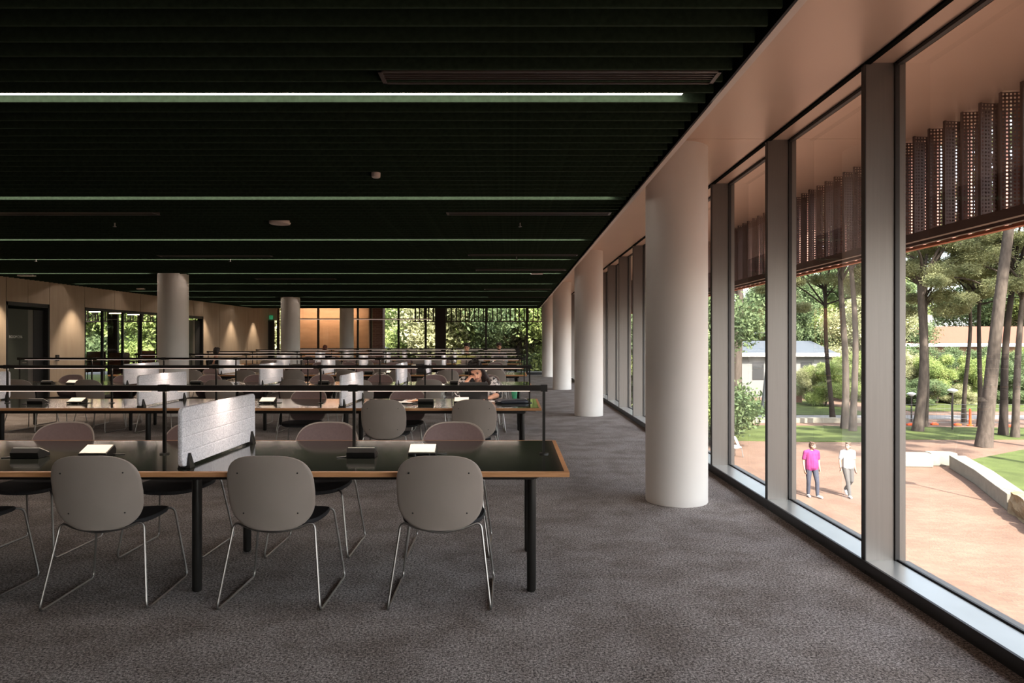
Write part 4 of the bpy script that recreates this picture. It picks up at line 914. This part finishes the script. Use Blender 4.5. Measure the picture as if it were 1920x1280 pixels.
seated(-7.92, ROWS[4] - .55, 1, 'black haired person in a black top, back to camera, near the timber wall', 'hair', 'darkcloth', 1.27)
seated(-6.98, ROWS[6] - .55, 1, 'auburn haired person, back to camera, before the orange timber wall', 'hairred', 'darkcloth', 1.28, bun=True)
# woman leaning on her hand over a laptop
def woman():
    X0, Y0 = -.42, 8.52
    t = empty('person', (X0, Y0, 0), 0, 'long haired person in black and white patterned blouse leaning cheek on hand', 'person'); V = lambda x, y, z: Vector((x - X0, y - Y0, z))
    sk = MB(); hc = V(-.435, 8.36, 1.105); lk = (-.10, -.86, -.62); up = (-.22, 0, 1); head(sk, hc, lk, up)
    chain(sk, [(V(-.43, 8.43, 1.03), .048), (V(-.42, 8.50, .95), .052), (V(-.42, 8.55, .86), .10), (V(-.42, 8.60, .66), .11)])
    # right arm of the picture: resting on the desk
    S, E, W = V(-.245, 8.50, .955), V(-.17, 8.47, .80), V(-.27, 8.30, .775); chain(sk, [(S, .048), (E, .037), (W, .027)]); hand(sk, W, (-.8, -.6, -.05), (0, 0, -1), -1, .3)
    sh = MB(); chain(sh, [(S, .072), (S * .4 + E * .6, .078), (E, .052)])
    S2, E2, W2 = V(-.60, 8.50, .955), V(-.615, 8.38, .785), V(-.555, 8.315, .965); chain(sk, [(S2, .048), (E2, .037), (W2, .026)]); hand(sk, W2, (.45, .15, .62), (.75, .35, -.3), 1, .75)
    chain(sh, [(S2, .072), (S2 * .4 + E2 * .6, .076), (E2, .052)])
    for sx in (-1, 1):
        chain(sh, [(V(-.42 + sx * .12, 8.53, .925), .07), (V(-.42 + sx * .07, 8.57, .80), .105), (V(-.42 + sx * .07, 8.61, .62), .105)])
    tr_ = MB()
    for sx in (-1, 1):
        chain(tr_, [(V(-.42 + sx * .09, 8.62, .56), .085), (V(-.42 + sx * .11, 8.32, .55), .075), (V(-.42 + sx * .11, 8.22, .50), .062), (V(-.42 + sx * .12, 8.25, .12), .045)])
        fm = MB(); chain(fm, [(V(-.42 + sx * .12, 8.27, .05), .043), (V(-.42 + sx * .13, 8.12, .034), .032)]); remesh(fm, 'shoe', M['darkcloth'], t, .010, 1)
    remesh(sk, 'body', M['skin'], t, .006, 2); remesh(sh, 'blouse', M['blouse'], t, .009, 2); remesh(tr_, 'trousers', M['darkcloth'], t, .012, 2)
    hairshort(t, hc, lk, 'hair', up, long=True, vox=.007); face(t, hc, lk, up)
    MB().tube(fillet([V(-.47, 8.42, .985), V(-.44, 8.37, .93), V(-.39, 8.42, .985)], .04), .003, 6).build('necklace', M['lipd'], t)
woman()
# ------------------------------------------------------------------ things on the desks
TZ = .7405; Y2 = ROWS[1]
lt = empty('laptop', (-.46, 8.22, TZ), 0, 'open dark grey laptop seen from behind, in front of the long haired person', 'laptop')
BX(-.17, .17, 0, .235, 0, .016).build('keyboard_base', M['laptop'], lt, bevel=.003)
o = BX(-.17, .17, -.008, 0, 0, .225).build('lid', M['laptop'], lt, bevel=.003); o.location = (0, 0, .014); o.rotation_euler = (R(12), 0, 0)
o2 = BX(-.16, .16, 0, .001, .012, .215).build('display', M['screen'], o); o2.location = (0, 0, 0)
b = empty('water_bottle', (-.815, 8.09, TZ), 0, 'clear plastic water bottle beside the black power box on second desk row', 'bottle')
MB().lathe(0, 0, [(.028, .0), (.032, .01), (.032, .07), (.027, .085), (.031, .10), (.031, .145), (.012, .185), (.012, .2)], 20).build('bottle_body', M['bottle'], b, smooth=True)
MB().cyl(0, 0, .198, .216, .014, n=16).build('cap', M['white'], b)
g = MB().rings([[(p[0], p[1], z) for p in rounded_rect(.38 * q, .24 * q, .06)] for z, q in ((0, .94), (.01, 1), (.026, 1), (.04, .93), (.043, .6))]).build('laptop_bag', M['bag'], smooth=True); g.location = (-.005, 8.02, TZ); g.rotation_euler = (0, 0, R(12)); tag(g, 'flat navy leather laptop sleeve lying near the right end of second desk', 'bag')
o = MB().ball((0, 0, .018), .03, .022, .018, 14, 8).build('earbud_case', M['white'], smooth=True); o.location = (.155, 8.2, TZ); tag(o, 'small white rounded case on the desk beside the navy sleeve', 'case')
c = empty('drink_cup', (.03, 8.47, TZ), 0, 'green takeaway cup on the far edge of the second desk', 'cup')
MB().lathe(0, 0, [(.028, 0), (.038, .10)], 20).build('cup_body', M['cupgreen'], c, smooth=True); MB().lathe(0, 0, [(.04, .10), (.04, .112), (.034, .116)], 20).build('lid', M['white'], c, smooth=True)
for i, (dx, dy, a, mt, nm, lb, z) in enumerate(((-1.22, .02, 8, 'paper', 'paper_sheet', 'crumpled pale papers spread on the second desk row', 0), (-1.12, .09, -15, 'kraft', 'envelope', 'tan paper envelope lying on the pale papers', .014))):
    mb = MB(); n = 8; vs = []; fs = []
    for iy in range(n):
        for ix in range(n):
            x = (ix / (n - 1) - .5) * (.30 - .12 * i); y = (iy / (n - 1) - .5) * .21; vs.append((x, y, .012 + .012 * mnoise.noise(Vector((x * 14 + i * 5, y * 14, 0)))))
    for iy in range(n - 1):
        for ix in range(n - 1): fs.append((iy * n + ix, iy * n + ix + 1, (iy + 1) * n + ix + 1, (iy + 1) * n + ix))
    o = mb.add(vs, fs).build(nm, M[mt]); so_ = o.modifiers.new('thickness', 'SOLIDIFY'); so_.thickness = .006; o.location = (dx, Y2 + dy, TZ + z); o.rotation_euler = (0, 0, R(a)); tag(o, lb, 'paper')
o = MB().tube(fillet([(-1.3, Y2 - .1, TZ + .01), (-1.24, Y2 - .02, TZ + .04), (-1.18, Y2 - .06, TZ + .035), (-1.12, Y2 + .03, TZ + .05), (-1.15, Y2 + .08, TZ + .03)], .05), .004, 6).build('charging_cable', M['cable']); tag(o, 'white charging cable coiled on the pale papers', 'cable')
o = MB().tube(fillet([(-.69, Y2 + .25, TZ + .10), (-.66, Y2 + .2, TZ + .07), (-.63, Y2 + .16, TZ + .08), (-.60, Y2 + .1, TZ + .01)], .03), .004, 6).build('charging_cable', M['cable']); tag(o, 'white cable hanging beside the open dark laptop', 'cable')
o = BX(-.12, .12, -.08, .08, 0, .004).build('paper_sheet', M['paper']); o.location = (-.27, Y2 + .22, TZ); tag(o, 'white sheet on the desk between laptop and navy sleeve', 'paper')
# far desk clutter
for i, (x, ri, kd, lb) in enumerate(((-2.0, 3, 'laptop', 'small open laptop on the fourth desk row'), (-1.25, 4, 'laptop', 'open laptop in front of the olive shirted person'), (-.45, 5, 'laptop', 'open laptop in front of the grey shirted person'), (-2.6, 4, 'laptop', 'open laptop on the fifth desk row, left of the olive shirt'))):
    L = copy_laptop = empty('laptop', (x, ROWS[ri] + .25, TZ), 0, lb, 'laptop')
    BX(-.16, .16, 0, .22, 0, .016).build('keyboard_base', M['laptop'], L); q = BX(-.16, .16, -.008, 0, .014, .22).build('lid', M['alu' if i % 2 else 'laptop'], L); q.rotation_euler = (R(14), 0, 0)
# side room furniture, wall switch
for i, (x, y) in enumerate(((-14.9, 27.6), (-15.6, 25.5), (-13.4, 23.4))):
    s_ = empty('orange_armchair', (x, y, .012), R(20 * i), f'orange armchair in the room behind the glazed partition, {ORD[i]} from the far glazing', 'armchair', 'orange armchairs in the side room')
    BX(-.32, .32, -.3, .3, .3, .45).build('seat', M['terraedge'], s_, bevel=.04); BX(-.32, .32, .24, .34, .4, 1.05).build('backrest', M['terraedge'], s_, bevel=.04)
    for sx in (-.28, .28):
        for sy in (-.26, .28): MB().cyl(sx, sy, 0, .31, .015, n=8).build('leg', M['black'], s_)
st = empty('side_table', (-14.6, 24.6, .012), 0, 'long dark table in the room behind the glazed partition', 'table')
BX(-1.3, 1.3, -.5, .5, .7, .74).build('table_top', M['darkfloor'], st)
for sx in (-1.2, 1.2):
    for sy in (-.4, .4): BX(sx - .03, sx + .03, sy - .03, sy + .03, 0, .7).build('leg', M['black'], st)
o = BX(0, .03, -.05, .05, -.07, .07).build('wall_switch', M['gasket'], bevel=.005); o.location = (XL, 15.52, 1.08); tag(o, 'small black switch box on the timber wall right of the nearest door', 'switch')
